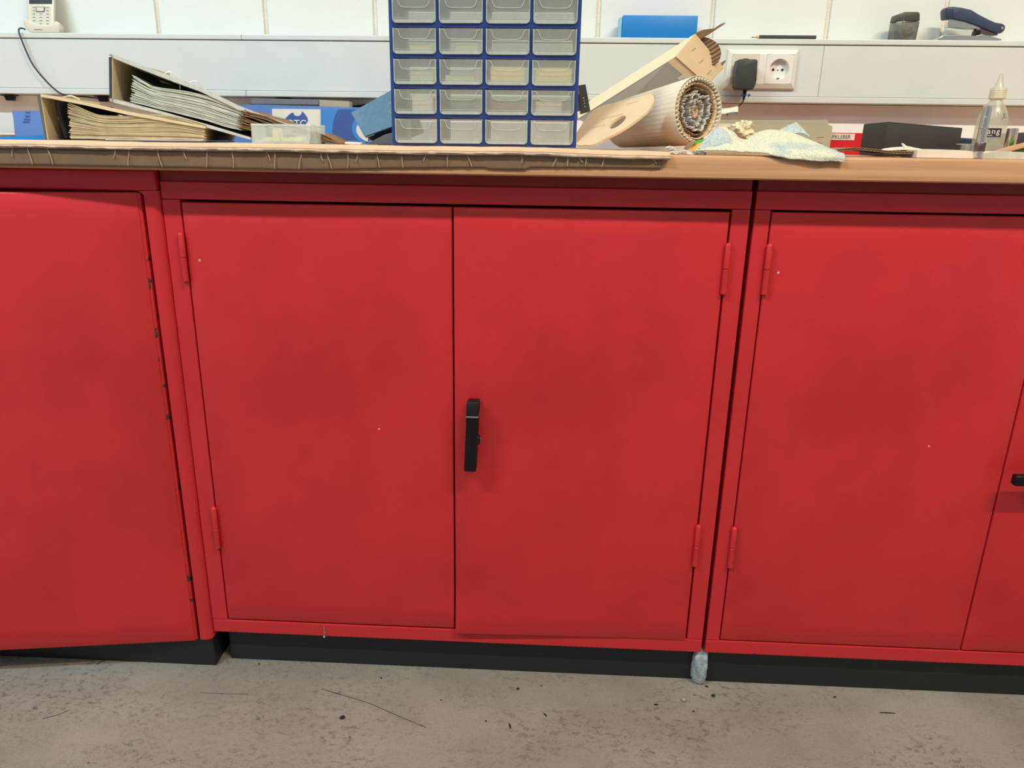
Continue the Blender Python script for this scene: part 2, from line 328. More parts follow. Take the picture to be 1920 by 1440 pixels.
# wall blocks, upper courses visible above the trunking, 0.243 m pitch
pitch = .2434; jx = []
k0 = P(298, 40, WY).x
for r, (z0, z1) in enumerate(((1.02, 1.262), (1.270, 1.512))):
    for i in range(-6, 11):
        xa = k0+pitch*i+(0 if r == 0 else pitch/2)+.0045; xb = xa+pitch-.009
        if xa < -2.55 or xb > 2.55: continue
        b = mesh('brick', MB().box(xa, xb, WY-.006, WY+.01, z0, z1, .0022, 2), 'wall', wb)
struct(mesh('unseen_wall_front', MB().box(-2.6, 2.6, -3.3, -3.2, 0, 3.0), 'unseen_far_wall'))  # unseen far wall, added for reflections in the metal and bounce light
struct(mesh('added_ceiling', MB().box(-2.6, 2.6, -3.3, WY+.1, 3.0, 3.1), 'wall'))  # unseen ceiling, added with the far wall for contrast in reflections
struct(mesh('trim_1', MB().box(-2.6, 2.6, WY-.030, WY, .80, 1.004), 'lower_wall'))

# ================================================================== CABINETS
ZB, ZR0, ZR1, ZT = 0.0731, 0.1002, 0.827, 0.855
DEPTH = .60
def door_mesh(x0, x1, z0, z1, y0, th=.018, nx=14, nz=20, fn=None, lean=0):
    # folded sheet door: subdivided front with rounded rim
    mb = MB(); r = .0016
    def zz(i, n, a, b): return a+(b-a)*i/n
    rows = []
    xs = [x0, x0+r*.4, x0+r]+[x0+r+(x1-x0-2*r)*i/nx for i in range(1, nx)]+[x1-r, x1-r*.4, x1]
    zs = [z0, z0+r*.4, z0+r]+[z0+r+(z1-z0-2*r)*i/nz for i in range(1, nz)]+[z1-r, z1-r*.4, z1]
    def inset(t, a, b):
        d = min(t-a, b-t)
        return r if d <= 1e-9 else (r*.35 if d < r*.6 else 0)
    for z in zs:
        row = []
        for x in xs:
            y = y0+max(inset(x, x0, x1), inset(z, z0, z1))
            if fn: y += fn((x-x0)/(x1-x0), (z-z0)/(z1-z0))
            row.append((x, y, z))
        rows.append(row)
    mb.grid(rows)
    n = len(xs); m = len(zs); k = len(mb.v)
    loop = [j for j in range(n)]+[i*n+n-1 for i in range(1, m)]+[(m-1)*n+j for j in range(n-2, -1, -1)]+[i*n for i in range(m-2, 0, -1)]
    back = [mb.v[i]+Vector((0, th, 0)) for i in loop]
    mb.v += back; L = len(loop)
    for i in range(L): mb.f.append((loop[i], k+i, k+(i+1) % L, loop[(i+1) % L]))
    mb.f.append(tuple(k+i for i in range(L)))
    return mb
def carcass(root, x0, x1, z0, z1, yf, mt='red_frame'):
    t = .0015
    side = MB().box(x0, x0+.02, yf+.022, DEPTH, z0, z1)
    mesh('side_panel', side, mt, root); mesh('side_panel', MB().box(x1-.02, x1, yf+.022, DEPTH, z0, z1), mt, root)
    mesh('back_panel', MB().box(x0+.02, x1-.02, DEPTH-.01, DEPTH, z0, z1), mt, root)
    mesh('base_panel', MB().box(x0+.02, x1-.02, yf+.022, DEPTH-.01, z0, z0+.02), mt, root)
    mesh('top_panel', MB().box(x0+.02, x1-.02, yf+.022, DEPTH-.01, z1-.02, z1), mt, root)
    mesh('shelf', MB().box(x0+.02, x1-.02, .06, DEPTH-.01, .45, .462), mt, root)
def hinge(parent, x, z0, z1, y=-.0035):
    r = .0046; g = .0006; zm = (z0+z1)/2; h = mesh('hinge', MB().lathe([(r*.6, z0), (r, z0+.002), (r, zm-g-.0005), (r*.9, zm-g)], (x, y, 0), 14), 'red', parent, smooth=True)
    mesh('upper_knuckle', MB().lathe([(r*.9, zm+g), (r, zm+g+.0005), (r, z1-.003), (r*.7, z1-.0008), (r*.3, z1)], (x, y, 0), 14), 'red', h, smooth=True)
    mesh('hinge_pin', MB().lathe([(r*.6, zm-g-.001), (r*.6, zm+g+.001)], (x, y, 0), 10), 'red_frame', h)
def frame(root, x0, x1, s0, s1, yf=0.0):
    # s0,s1: door opening edges
    g = .0022; th = .022
    mesh('stile', MB().box(x0, s0-g, yf, yf+th, ZR0-.001, ZR1+.0015, .0014), 'red_frame', root)
    mesh('stile', MB().box(s1+g, x1, yf, yf+th, ZR0-.001, ZR1+.0015, .0014), 'red_frame', root)
    mesh('top_rail', MB().box(x0, x1, yf, yf+th, ZR1+.002, ZT, .0014), 'red_frame', root)
    mesh('bottom_rail', MB().box(x0, x1, yf, yf+th, ZB, ZR0-.0016, .0016), 'red_frame', root)
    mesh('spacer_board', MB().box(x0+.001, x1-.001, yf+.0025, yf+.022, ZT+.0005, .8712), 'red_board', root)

# middle cabinet
X0, XL, XS, XR, X1 = -.5595, -.5300, -.1246, .2773, .3058
mc = thing('cabinet', (-.127, .3, 0), 'red steel double-door cabinet in the middle with a black lever handle', 'cabinet')
frame(mc, X0, X1, XL, XR)
carcass(mc, X0+.001, X1-.001, ZB+.001, .871, 0)
dl = mesh('door', door_mesh(XL, XS-.0014, ZR0+.0012, ZR1-.0022, -.0005), 'red', mc, smooth=True)
dl['label'] = 'left door without a handle'
dr = mesh('door', door_mesh(XS+.0014, XR-.001, ZR0-.0030, ZR1-.0022, -.0018, fn=lambda a, b: -.0075*max(0, 1-b/.12)**1.5*max(0, 1-a/.75)-.0008*(1-a)), 'red', mc, smooth=True)
dr['label'] = 'right door with a black lever handle, bent out at its lower corner'
for (x, z0, z1) in ((P(338, 435, -.004).x, .7055, .7812), (P(403, 980, -.004).x, .2440, .3240)): hinge(dl, x, z0, z1)
for (x, z0, z1) in ((.2783, .7048, .7815), (.2781, .2448, .3230)): hinge(dr, x, z0, z1)
# lever handle
hx_t = P(887, 750, -.03); hx_b = P(881, 885, -.03)
zt, zb = hx_t.z, hx_b.z
def hpt(t, dx=0, y=-.03): q = hx_b.lerp(hx_t, t); return (q.x+dx, y, q.z)
hw = .0095
prof = [(-.005, 0), (-.030, .0), (-.0315, .06), (-.0315, .74), (-.033, .79), (-.027, .965), (-.005, .955)]
poly = [hpt(t, -hw, y) for y, t in prof]
hd = mesh('handle', MB().prism(poly, (2*hw, 0, 0), .0022, 3), 'black', dr, smooth=True)
mesh('handle_base', MB().box(hx_b.x-.007, hx_b.x+.006, -.0145, -.0015, zb+.012, zt-.012, .003), 'black', hd, smooth=True)
mesh('lock_barrel', MB().lathe([(.0075, 0), (.0082, .001), (.0082, .012), (.007, .013)], (hpt(.44)[0]+.0065, -.018, .4700), 20, (0, -1, 0)), 'black', hd, smooth=True)
mesh('lock_rim', MB().tube([(hpt(.44)[0]+.0065+.0083*math.cos(a), -.026, .4700+.0083*math.sin(a)) for a in [math.radians(x) for x in range(-80, 41, 10)]], .0004, 6), 'ring', hd)
mesh('highlight_band', MB().box(hpt(.77)[0]-hw-.0002, hpt(.77)[0]+hw+.0002, -.0336, -.010, hpt(.765)[2], hpt(.785)[2], .0006), 'grey', hd)  # grey strip paints the highlight across the black lever
mesh('plinth', MB().box(-.5425, .2990, .021, .55, 0, ZB, .001), 'black_metal', mc)
gl = mesh('paint_drip', MB().ball(P(608, 1194, -.001), .0022, 2, .2).ball(P(609, 1186, -.0005), .0012, 1).tube([P(607, 1175, -.0008), P(608, 1183, -.001), P(608, 1192, -.001)], .0006, 6), 'stone', mc, smooth=True)
gl['label'] = 'pale dried glue drop on the bottom rail'

# right cabinet
RX0, RXL, RXS = .3122, .3368, .7425
RXR = RXS+.402; RX1 = RXR+.028
rc = thing('cabinet', (.745, .3, 0), 'red steel cabinet on the right, cut by the frame edge, with a gap beside it', 'cabinet')
frame(rc, RX0, RX1, RXL, RXR)
carcass(rc, RX0+.001, RX1-.001, ZB+.001, .871, 0)
rl = mesh('door', door_mesh(RXL, RXS-.0012, ZR0+.0008, ZR1-.0012, -.0005), 'red', rc, smooth=True)
rr = mesh('door', door_mesh(RXS+.0012, RXR, ZR0+.0008, ZR1-.0012, -.0010), 'red', rc, smooth=True)
rr['label'] = 'right door with a black handle'
for (x, z0, z1) in ((.3378, .7055, .7815), (.3366, .2445, .3216)): hinge(rl, x, z0, z1)
hh = P(1903, 902, -.034)
h2 = mesh('handle', MB().prism([(hh.x, -.036, hh.z+.0085), (hh.x+.085, -.036, hh.z+.0085), (hh.x+.09, -.03, hh.z), (hh.x+.085, -.036, hh.z-.0085), (hh.x, -.036, hh.z-.0085)], (0, .013, 0), .003, 3), 'black', rr, smooth=True)
mesh('handle_base', MB().lathe([(.013, 0), (.013, .02), (.011, .024)], (hh.x+.068, -.001, hh.z), 24, (0, -1, 0)), 'black', h2, smooth=True)
mesh('plinth', MB().box(.3245, 1.17, .017, .55, 0, ZB, .001), 'black_metal', rc)
mesh('paint_chip', MB().ball(P(1414, 1227, -.0001), .0026, 2, .5, (1, .12, .7)), 'dark', rc)

# left cabinet, door slightly ajar
lc = thing('cabinet', (-1.02, .3, 0), 'older red steel cabinet on the left with a rounded frame and its door ajar', 'cabinet')
LF = -.008; LX1 = -.5605; LG = -.5865; LX0 = LG-.87-.03
mesh('stile', MB().prism([(LG+.0050, LF, .0612), (LX1-.010, LF, .0612), (LX1-.006, LF+.0012, .0612), (LX1-.0022, LF+.0042, .0612), (LX1, LF+.009, .0612), (LX1, LF+.03, .0612), (LG+.0050, LF+.03, .0612)], (0, 0, .8410-.0612), 0), 'red_frame', lc, smooth=True)
mesh('stile', MB().box(LX0, LG-.872, LF, LF+.03, .0612, .841, .002), 'red_frame', lc)
mesh('top_rail', MB().box(LX0, LX1-.0015, LF, LF+.03, .8405, .8712, .004, 3), 'red_frame', lc, smooth=True)
mesh('corner_fillet', MB().prism([(LG+.0055, LF+.0005, .8405), (LG+.0055, LF+.0005, .832), (LG+.003, LF+.0005, .837), (LG-.004, LF+.0005, .8405)], (0, .02, 0)), 'red_frame', lc)
carcass(lc, LX0+.001, LX1-.001, .0618, .870, LF+.008)
ang = math.atan(.148)
W = .862
dm = door_mesh(-W, 0, .0570, .8385, 0, th=.016, nx=18)
piv = Vector((-.5920, -.0075, 0))
def swing(v):
    t = min(1, max(0, (v.z-.0570)/.78)); a = .148+(.080-.148)*t
    q = Matrix.Rotation(a, 3, 'Z') @ v; q.z += .010*v.x*t; return q+piv
dm.v = [swing(v) for v in dm.v]
ld = mesh('door', dm, 'red', lc, smooth=True); ld['label'] = 'door standing slightly open towards the left'
ez = [.0575+.78*i/12 for i in range(13)]; ep = [(0.0, .0010), (.0035, .0030), (.0050, .008), (.0045, .014), (0, .014), (0.0, .0010)]
em = MB().grid([[(x, y, z) for x, y in ep] for z in ez])
em.v = [swing(v) for v in em.v]
es = mesh('edge_fold', em, 'red_chip', ld, smooth=True); es['label'] = 'folded door edge with chipped paint'
for (u, v0, v1) in ((272, 497, 530), (283, 560, 600), (289, 625, 665), (296, 683, 704)):
    a = P(u, (v0+v1)/2, -.005)
    mesh('paint_chip', MB().ball(a, .0016, 2, .6, (.9, .5, (v1-v0)/1320/2/.0016)), 'dark', ld)
mesh('plinth', MB().box(LX0+.004, -.5625, -.0005, .5, 0, .0606, .002), 'black_metal', lc)

# ================================================================== WORKTOP + COVER
WT0, WT1 = .872, .9030
prof = [(-.045, WT0+.002), (-.045, WT1-.007), (-.0435, WT1-.0025), (-.040, WT1-.0005), (-.035, WT1), (WY-.031, WT1), (WY-.031, WT0), (-.043, WT0)]
mb = MB().prism([(-2.3, y, z) for y, z in prof], (4.6, 0, 0))
tag(mesh('worktop', mb, 'wood', smooth=True), 'long beech worktop lying across all the red cabinets', 'worktop')
CX1 = P(1257, 290, -.05).x
NS = 420; CX0 = -1.9
ZC = .9088
cv = thing('cardboard_cover', (-.6, .2, WT1), 'flat brown cardboard cover taped over the left part of the worktop edge', 'cardboard')
def nz(x, s, k=0): return noise.noise(Vector((x*s, k*3.7, k*1.3)))
rows = []
xs = [CX0+(CX1-CX0)*i/NS for i in range(NS+1)]
def lipz(x): return ZC+.0012*nz(x, 9, 1)+.0006*nz(x, 60, 2)-(.0035*max(0, (x-.02)/.16) if x > .02 else 0)
top = []
for x in xs:
    z = lipz(x); y = -.0525+.0012*nz(x, 20, 3)
    top.append([(x, .46, z-.0005), (x, .1, z), (x, -.04, z+.0002), (x, y+.006, z-.0002), (x, y+.0015, z-.0018), (x, y, z-.0045), (x, y+.001, z-.0075), (x, y+.006, WT1-.0015)])
mb = MB().grid(top)
mesh('cardboard_sheet', mb, 'card_top', cv, smooth=True, solid=.0012)
# pale creased tape band just under the lip
band = []
for x in xs:
    z = lipz(x); a = nz(x, 55, 4); b = nz(x, 140, 5)
    lo = .0026+.0010*nz(x, 14, 9)
    band.append([(x, -.0528+.0008*b, z-.0055), (x, -.0538+.0012*a+.0010*b, z-.0070), (x, -.0532+.0012*b, z-.0072-lo*.5), (x, -.0500, z-.0075-lo)])
tb = mesh('tape_band', MB().grid(band), 'tape_shiny', cv, smooth=True, solid=.0004)
# front flap of brown tape with standing creases
CR = [P(u, 300, -.05).x for u in (-190, -130, -60, 28, 55, 92, 218, 243, 296, 346, 391, 437, 500, 515, 566, 602, 614, 654, 672, 706, 752, 800, 840, 877, 978, 1044, 1064, 1086, 1101, 1134, 1226)]
CR += [CX0+.07*i+.02*random.random() for i in range(12)]
def creas(x, t):
    h = 0
    for i, c in enumerate(CR):
        d = (x-c-(t-.5)*.004*math.sin(i*2.3))/.0012
        if abs(d) < 3: h = max(h, math.exp(-d*d))
    return h
xf = [CX0+(CX1-.010-CX0)*i/1300 for i in range(1301)]
def bot(x):
    pts = [(-1.9, .8745), (-.78, .8752), (-.70, .8758), (-.45, .8757), (-.34, .8748), (-.28, .8765), (-.20, .8795), (-.12, .8815), (-.075, .8822), (-.07, .8806), (-.05, .8800), (-.018, .8806), (-.014, .8832), (.05, .8845), (.17, .8852)]
    for (a, za), (b, zb) in zip(pts, pts[1:]):
        if x <= b: return za+(zb-za)*(x-a)/(b-a)
    return pts[-1][1]
rows = []
for x in xf:
    zt_ = lipz(x)-.0088; zb_ = bot(x)+.0003*nz(x, 50, 8); row = []
    for k in range(7):
        t = k/6; z = zt_+(zb_-zt_)*t
        row.append((x, -.0468-.0016*creas(x, t)-.0006*(1-t)-.0004*nz(x+t*.01, 70, 6), z))
    rows.append(row)
mesh('tape_flap', MB().grid(rows), 'tape', cv, smooth=True, solid=.0006)
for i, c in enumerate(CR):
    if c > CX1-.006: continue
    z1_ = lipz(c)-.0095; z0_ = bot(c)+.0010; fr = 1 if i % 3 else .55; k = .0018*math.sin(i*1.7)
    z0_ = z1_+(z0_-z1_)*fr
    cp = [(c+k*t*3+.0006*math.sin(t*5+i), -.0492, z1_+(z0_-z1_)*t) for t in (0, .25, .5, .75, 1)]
    mesh('tape_fold_glint', MB().tube(crv(cp, 9), [.0004]+[.00075]*7+[.0003], 6), 'crease', cv)  # pale tubes paint the light caught along the tape folds

# ================================================================== TRUNKING
TF = .600
tk = thing('cable_trunking', (0, .63, 1.005), 'white plastic cable trunking running along the wall above the worktop', 'trunking')
def seg_box(name, xsplit, y0, y1, z0, z1, bev, m='rail'):
    e = [-2.4]+xsplit+[2.4]
    for a, b in zip(e, e[1:]): mesh(name, MB().box(a+.0003, b-.0003, y0, y1, z0, z1, bev), m, tk)
mesh('housing', MB().box(-2.4, 2.4, TF+.010, WY-.011, 1.007, 1.1255), 'rail', tk)
TS = P(457, 120, TF).x
seg_box('top_lip', [TS], TF-.0015, TF+.06, 1.1185, 1.1290, .0016)
seg_box('bottom_lip', [TS], TF-.0015, TF+.06, 1.0050, 1.0168, .0014)
mesh('cover_panel', MB().box(-2.4, .5840, TF+.0012, TF+.012, 1.0175, 1.1168, .0006), 'rail', tk)
mesh('cover_panel', MB().box(.5846, 2.4, TF+.0012, TF+.012, 1.0175, 1.1168, .0006), 'rail', tk)
ZS = 1.1290

# double socket
sk = thing('wall_socket', (.44, TF, 1.03), 'white double wall socket on the trunking, its right outlet free', 'socket')
sa, sb = P(1360, 92, TF-.008), P(1492, 167, TF-.008)
sx0, sx1 = .3845, .5325; sz0, sz1 = 1.0305, 1.1085
def ring_frame(x0, x1, z0, z1, ins, ya, yb):
    o = [(x0, z0), (x1, z0), (x1, z1), (x0, z1)]; i = [(x0+ins, z0+ins), (x1-ins, z0+ins), (x1-ins, z1-ins), (x0+ins, z1-ins)]
    m_ = ins*.25; mid = [(x0+m_, z0+m_), (x1-m_, z0+m_), (x1-m_, z1-m_), (x0+m_, z1-m_)]
    vs = [(x, TF+.001, z) for x, z in o]+[(x, ya, z) for x, z in mid]+[(x, yb, z) for x, z in i]+[(x, TF+.001, z) for x, z in i]
    fs = [(a*4+k, a*4+(k+1) % 4, (a+1)*4+(k+1) % 4, (a+1)*4+k) for a in range(3) for k in range(4)]
    return MB().add(vs, fs)
mesh('frame', ring_frame(sx0, sx1, sz0, sz1, .0105, TF-.006, TF-.0105), 'white', sk)
mesh('centre_bar', MB().box((sx0+sx1)/2-.0075, (sx0+sx1)/2+.0075, TF-.0104, TF, sz0+.0105, sz1-.0105), 'white', sk)
for i in range(2):
    cx = sx0+.0105+.028+i*(.0705); cz = (sz0+sz1)/2
    cx = [(sx0+.0105+(sx0+sx1)/2-.0075)/2, (sx1-.0105+(sx0+sx1)/2+.0075)/2][i]
    hwi = ((sx1-sx0)/2-.0105-.0075)/2-.0003; hz = (sz1-sz0)/2-.0108
    # insert plate with round well
    n = 40; R0 = .0205; vs = []; fs = []
    for k in range(n):
        a = 2*math.pi*k/n+.0001; c_, s_ = math.cos(a), math.sin(a); q = min(hwi/abs(c_) if abs(c_) > 1e-6 else 9, hz/abs(s_) if abs(s_) > 1e-6 else 9)
        vs += [(cx+c_*q, TF, cz+s_*q), (cx+c_*q, TF-.0108, cz+s_*q), (cx+c_*R0, TF-.0108, cz+s_*R0), (cx+c_*(R0-.0008), TF-.0100, cz+s_*(R0-.0008)), (cx+c_*(R0-.002), TF+.0008, cz+s_*(R0-.002))]
    for k in range(n):
        for j in range(4): fs.append((k*5+j, ((k+1) % n)*5+j, ((k+1) % n)*5+j+1, k*5+j+1))
    fs.append(tuple(k*5+4 for k in range(n)))
    ins = mesh('insert', MB().add(vs, fs), 'cream' if i == 0 else 'white', sk)
    for s_ in (-1, 1):
        mesh('contact_hole', MB().lathe([(.0026, 0), (.0026, .0006)], (cx+s_*.0095, TF+.0006, cz), 14, (0, -1, 0)), 'dark', ins)
        mesh('earth_clip', MB().box(cx-.003, cx+.003, TF-.009, TF+.0006, cz+s_*.0175-.0012, cz+s_*.0175+.0012), 'steel', ins)
    mesh('screw', MB().lathe([(.0018, 0), (.0018, .0008), (.001, .0011)], (cx, TF+.0006, cz), 12, (0, -1, 0)), 'ring', ins)
# power adapter
YA = TF-.055
ad = thing('power_adapter', (.41, YA, 1.03), 'black power adapter plugged into the left socket, cable hanging down', 'adapter')
a0 = [(1386, 111), (1419, 111), (1421, 114), (1419, 150), (1415, 164), (1411, 168), (1384, 167), (1381, 163), (1381, 130)]
mesh('body', MB().prism(px(a0, YA), (0, .036, 0), .0028, 3), 'adapter', ad, smooth=True)
cc = P(1398, 140, TF-.012)
mesh('plug', MB().lathe([(.0165, 0), (.018, .003), (.018, .016)], (sx0+.038, TF+.002, (sz0+sz1)/2), 28, (0, -1, 0)), 'black', ad, smooth=True)
pts = [P(1396, 166, YA+.018), P(1396, 176, YA+.018), P(1395, 184, YA+.018), P(1392, 192, YA+.02), P(1386, 198, YA+.022), P(1380, 203, YA+.025)]
mesh('strain_relief', MB().tube([P(1397, 164, YA+.018), P(1396, 176, YA+.018), P(1394, 188, YA+.018)], [.0045, .0036, .0016], 10), 'black', ad, smooth=True)
mesh('cord', MB().tube(crv(pts, 20), .0012, 8), 'black', ad, smooth=True)
t_ = P(1396, 178, YA+.018)
mesh('blue_tie', MB().lathe([(.0052, -.001), (.0058, 0), (.0052, .001)], t_, 14).ball(t_+Vector((.0095, 0, -.001)), .003, 2, .5).ball(t_+Vector((-.0065, 0, .0)), .0022, 2, .5), 'bluetie', ad)

# cable clips and the cable
CY = .628
for i, (u, v, lb) in enumerate(((18, 180, 'black cable clip under the trunking, leftmost, holding no cable'), (193, 184, 'black cable clip under the trunking beside the spine of the upper binder'), (532, 188, 'black cable clip under the trunking above the printed emblem'))):
    p = P(u, v, CY); ct = 1.005
    k = thing('cable_clip', (p.x, CY, p.z), lb, 'clip', 'cable clips under the trunking')
    mesh('clip_base', MB().box(p.x-.0155, p.x+.0155, CY-.009, CY+.009, ct-.0035, ct-.0008, .0006), 'black', k)
    mesh('clip_body', MB().prism([(p.x-.0105, CY-.006, ct-.0035), (p.x+.0105, CY-.006, ct-.0035), (p.x+.009, CY-.006, ct-.0135), (p.x-.0065, CY-.006, ct-.0135)], (0, .012, 0), .001), 'black', k)
    if i == 0: pass
cb = MB().tube(crv([P(47, 55, .610), P(40, 53, .598), P(35, 56, .592), P(38, 68, .590), P(50, 98, .590), P(62, 122, .590), P(80, 145, .590), P(101, 166, .591), P(118, 177, .596), P(140, 180, .612), P(165, 182, CY), P(193, 186, CY), P(225, 194, CY), P(300, 205, CY), P(400, 204, CY), P(455, 201, CY), P(490, 191, CY), P(530, 189, CY), P(570, 193, CY), P(610, 198, CY), P(648, 204, CY)], 150), .0017, 8)
ca = thing('cable', P(35, 56, .59), 'thin dark cable running from the phone cradle down and along under the trunking', 'cable')
mesh('cord', cb, 'cable', ca, smooth=True)
mesh('plug_end', MB().prism(px([(648, 200), (690, 194), (690, 212), (649, 207)], CY-.008), (0, .016, 0), .002), 'black', ca)
mesh('plug_band', MB().prism(px([(647, 200), (649, 200), (649, 207), (647, 207)], CY-.009), (0, .017, 0)), 'white', ca)

# ================================================================== ON THE TRUNKING
# cordless phone
YP = .612
ph = thing('cordless_phone', (P(78, 55, YP).x, YP+.02, ZS), 'cream cordless phone handset standing in its cradle on the trunking', 'phone')
s0 = P(45, 50, YP); s1 = P(112, 55, YP); zz = ZS
wv = s1.x-s0.x
cr_ = [(s0.x+.002, zz), (s1.x-.002, zz), (s1.x+.0005, zz+.006), (s1.x, zz+.014), (s1.x-.004, zz+.0175), (s1.x-.010, zz+.0185), (s1.x-.0135, zz+.012), (s0.x+.012, zz+.012), (s0.x+.009, zz+.0225), (s0.x+.004, zz+.0245), (s0.x, zz+.021), (s0.x-.0005, zz+.008)]
cpx = px([(43, 36), (48, 34.5), (52, 39), (58, 42.5), (70, 45), (86, 46.5), (97, 46), (100, 41), (106, 39.5), (112, 43), (113, 52), (110, 57), (56, 56), (48, 52), (44, 44)], YP-.010)
for q in cpx[10:13]: q.z = max(ZS+.0006, q.z)
cpx[11].z = cpx[12].z = ZS+.0006
crd = mesh('cradle', MB().prism(cpx, (-.022, .05, 0), .0020, 3), 'cream', ph, smooth=True)
mesh('slot', MB().box(s0.x+.028, s0.x+.046, YP-.0106, YP-.0090, zz+.0058, zz+.0068), 'grey', crd)
q0, q1 = P(52, 46, YP), P(101, 46, YP); ht = 1.26
def lean(x, z, d=0): return (x-.012*(z-zz)/.1*.25, YP-.004+d+(z-zz)*.30, z)
hs = mesh('handset', MB().prism([lean(q0.x, zz+.004), lean(q1.x, zz+.004), lean(q1.x+.001, ht-.006), lean(q1.x-.006, ht), lean(q0.x+.006, ht), lean(q0.x-.001, ht-.006)], (-.010, .022, .0), .003, 3), 'cream', ph, smooth=True)
def hq(fx, z, d): return lean(q0.x+(q1.x-q0.x)*fx, z, d)
kz = [zz+.0165+i*.0068 for i in range(6)]
for r, z in enumerate(kz):
    for c in range(3):
        if r >= 4 and c == 1: continue
        f0 = .13+c*.26; f1 = f0+.23
        k = mesh('key', MB().prism([hq(f0, z, -.0006), hq(f1, z, -.0006), hq(f1, z+.0058, -.0006), hq(f0, z+.0058, -.0006)], (0, .0016, 0), .0003, 1), 'grey_btn', hs)
        mesh('key_mark', MB().prism([hq((f0+f1)/2-.05, z+.0022, -.0009), hq((f0+f1)/2+.05, z+.0022, -.0009), hq((f0+f1)/2+.05, z+.0032, -.0009), hq((f0+f1)/2-.05, z+.0032, -.0009)], (0, .0004, 0)), 'ink', k)
n0 = kz[4]
mesh('navigation_key', MB().prism([hq(.33, n0, -.0018), hq(.66, n0, -.0018), hq(.68, n0+.011, -.0018), hq(.31, n0+.011, -.0018)], (0, .003, 0), .001, 2), 'grey', hs)
mesh('navigation_centre', MB().prism([hq(.37, n0+.0016, -.0024), hq(.62, n0+.0016, -.0024), hq(.64, n0+.0096, -.0024), hq(.35, n0+.0096, -.0024)], (0, .002, 0), .0006, 2), 'grey_btn', hs)
mesh('screen', MB().prism([hq(.06, n0+.0165, -.0008), hq(.94, n0+.0165, -.0008), hq(.94, ht-.012, -.0008), hq(.06, ht-.012, -.0008)], (0, .002, 0), .0006, 1), 'screen', hs)

# blue box
YB = .605
a, b = P(1166, 69, YB), P(1306, 69, YB); zt2 = P(1230, 27, YB).z
bb = thing('blue_box', ((a.x+b.x)/2, YB+.02, ZS), 'bright blue flat plastic box standing on the trunking', 'box')
mesh('body', MB().box(a.x, b.x, YB, YB+.045, ZS, zt2-.0016, .0015), 'bluebox', bb, smooth=True)
mesh('side', MB().box(a.x-.006, a.x-.0001, YB+.004, YB+.045, ZS, zt2-.004, .002), 'bluebox_side', bb, smooth=True)
# pencil
YQ = .602
p0, p1, p2, p3 = P(1408, 66, YQ), P(1413, 66.5, YQ), P(1423, 67, YQ), P(1530, 68.5, YQ)
zp = ZS+.0036
def at(p, dz=0): return Vector((p.x, YQ, zp+dz))
pc = thing('pencil', (p2.x, YQ, ZS), 'dark grey hexagonal pencil lying on the trunking edge', 'pencil')
mesh('barrel', MB().tube([at(p2), at(p3)], .0036, 6), 'pencil', pc)
mesh('sharpened_cone', MB().tube([at(p1, -.0008), at(p2)], [.0011, .0035], 12), 'pencil_wood', pc)
mesh('lead', MB().tube([at(p0, -.001), at(p1, -.0008)], [.0003, .0011], 10), 'ink', pc)
# sharpener container
YS = .602
sh = thing('pencil_sharpener', (P(1700, 72, YS).x, YS+.015, ZS), 'smoked grey pencil sharpener box standing on the trunking', 'sharpener')
def zfix(pts, Y, d=0.0):
    r = []
    for (u, v) in pts:
        q = P(u, v, Y); r.append(Vector((q.x, Y, max(q.z, ZS+d))))
    return r
l_ = px([(1676, 70), (1718, 72), (1725, 40), (1697, 39), (1680, 41)], YS)
for q in l_[:2]: q.z = ZS
mesh('shavings_box', MB().prism(l_, (0, .030, 0), .0012, 2), 'smoke', sh, smooth=True)
mesh('lid', MB().prism(px([(1680, 40), (1696, 39), (1725, 39), (1725, 25), (1722, 22), (1697, 22), (1684, 27)], YS-.0006), (0, .031, 0), .0014, 2), 'bracket', sh, smooth=True)
mesh('edge_rib', MB().tube([P(1688, 69, YS-.0006), P(1692, 50, YS-.0006), P(1696, 24, YS-.0012)], .0006, 6), 'grey', sh)
mesh('shavings', MB().ball(P(1703, 60, YS+.014), .010, 2, .6, (1, .8, .9)), 'tissue', sh)
# stapler
YT = .606
st = thing('stapler', (P(1820, 72, YT).x, YT+.01, ZS), 'navy and chrome stapler standing on the trunking, open jaw to the left', 'stapler')
arm = [(1773, 18), (1777, 13), (1787, 12), (1805, 14), (1822, 18), (1835, 26), (1852, 35), (1868, 42), (1881, 44), (1886, 48), (1885, 56), (1879, 62), (1872, 63), (1862, 60), (1845, 53), (1828, 46), (1810, 40), (1795, 37), (1786, 35), (1774, 36)]
mesh('arm', MB().prism(px(arm, YT), (0, .024, 0), .003, 3), 'navy', st, smooth=True)
for u in (1776, 1779.5, 1783, 1786.5):
    mesh('grip_rib', MB().tube([P(u, 16, YT-.0004), P(u+1.5, 33, YT-.0004)], .0007, 6), 'navy', st)
mesh('magazine', MB().prism(px([(1777, 36), (1786, 34), (1830, 46), (1843, 52), (1838, 55), (1815, 54), (1786, 51), (1777, 51)], YT+.005), (0, .014, 0), .0008, 1), 'steel', st, smooth=True)
mesh('hinge_block', MB().prism(px([(1831, 56), (1843, 50), (1868, 62), (1872, 66), (1836, 66), (1828, 66)], YT+.004), (0, .016, 0), .0008), 'steel_dark', st)
bs = px([(1760, 71), (1768, 67), (1790, 66), (1830, 67), (1842, 64), (1878, 73)], YT-.002)
lo_ = [Vector((p.x, p.y, ZS)) for p in (bs[-1], bs[0])]
mesh('base_plate', MB().prism([Vector((p.x, p.y, max(p.z, ZS+.0008))) for p in bs]+lo_, (0, .028, 0), .0006), 'steel', st)
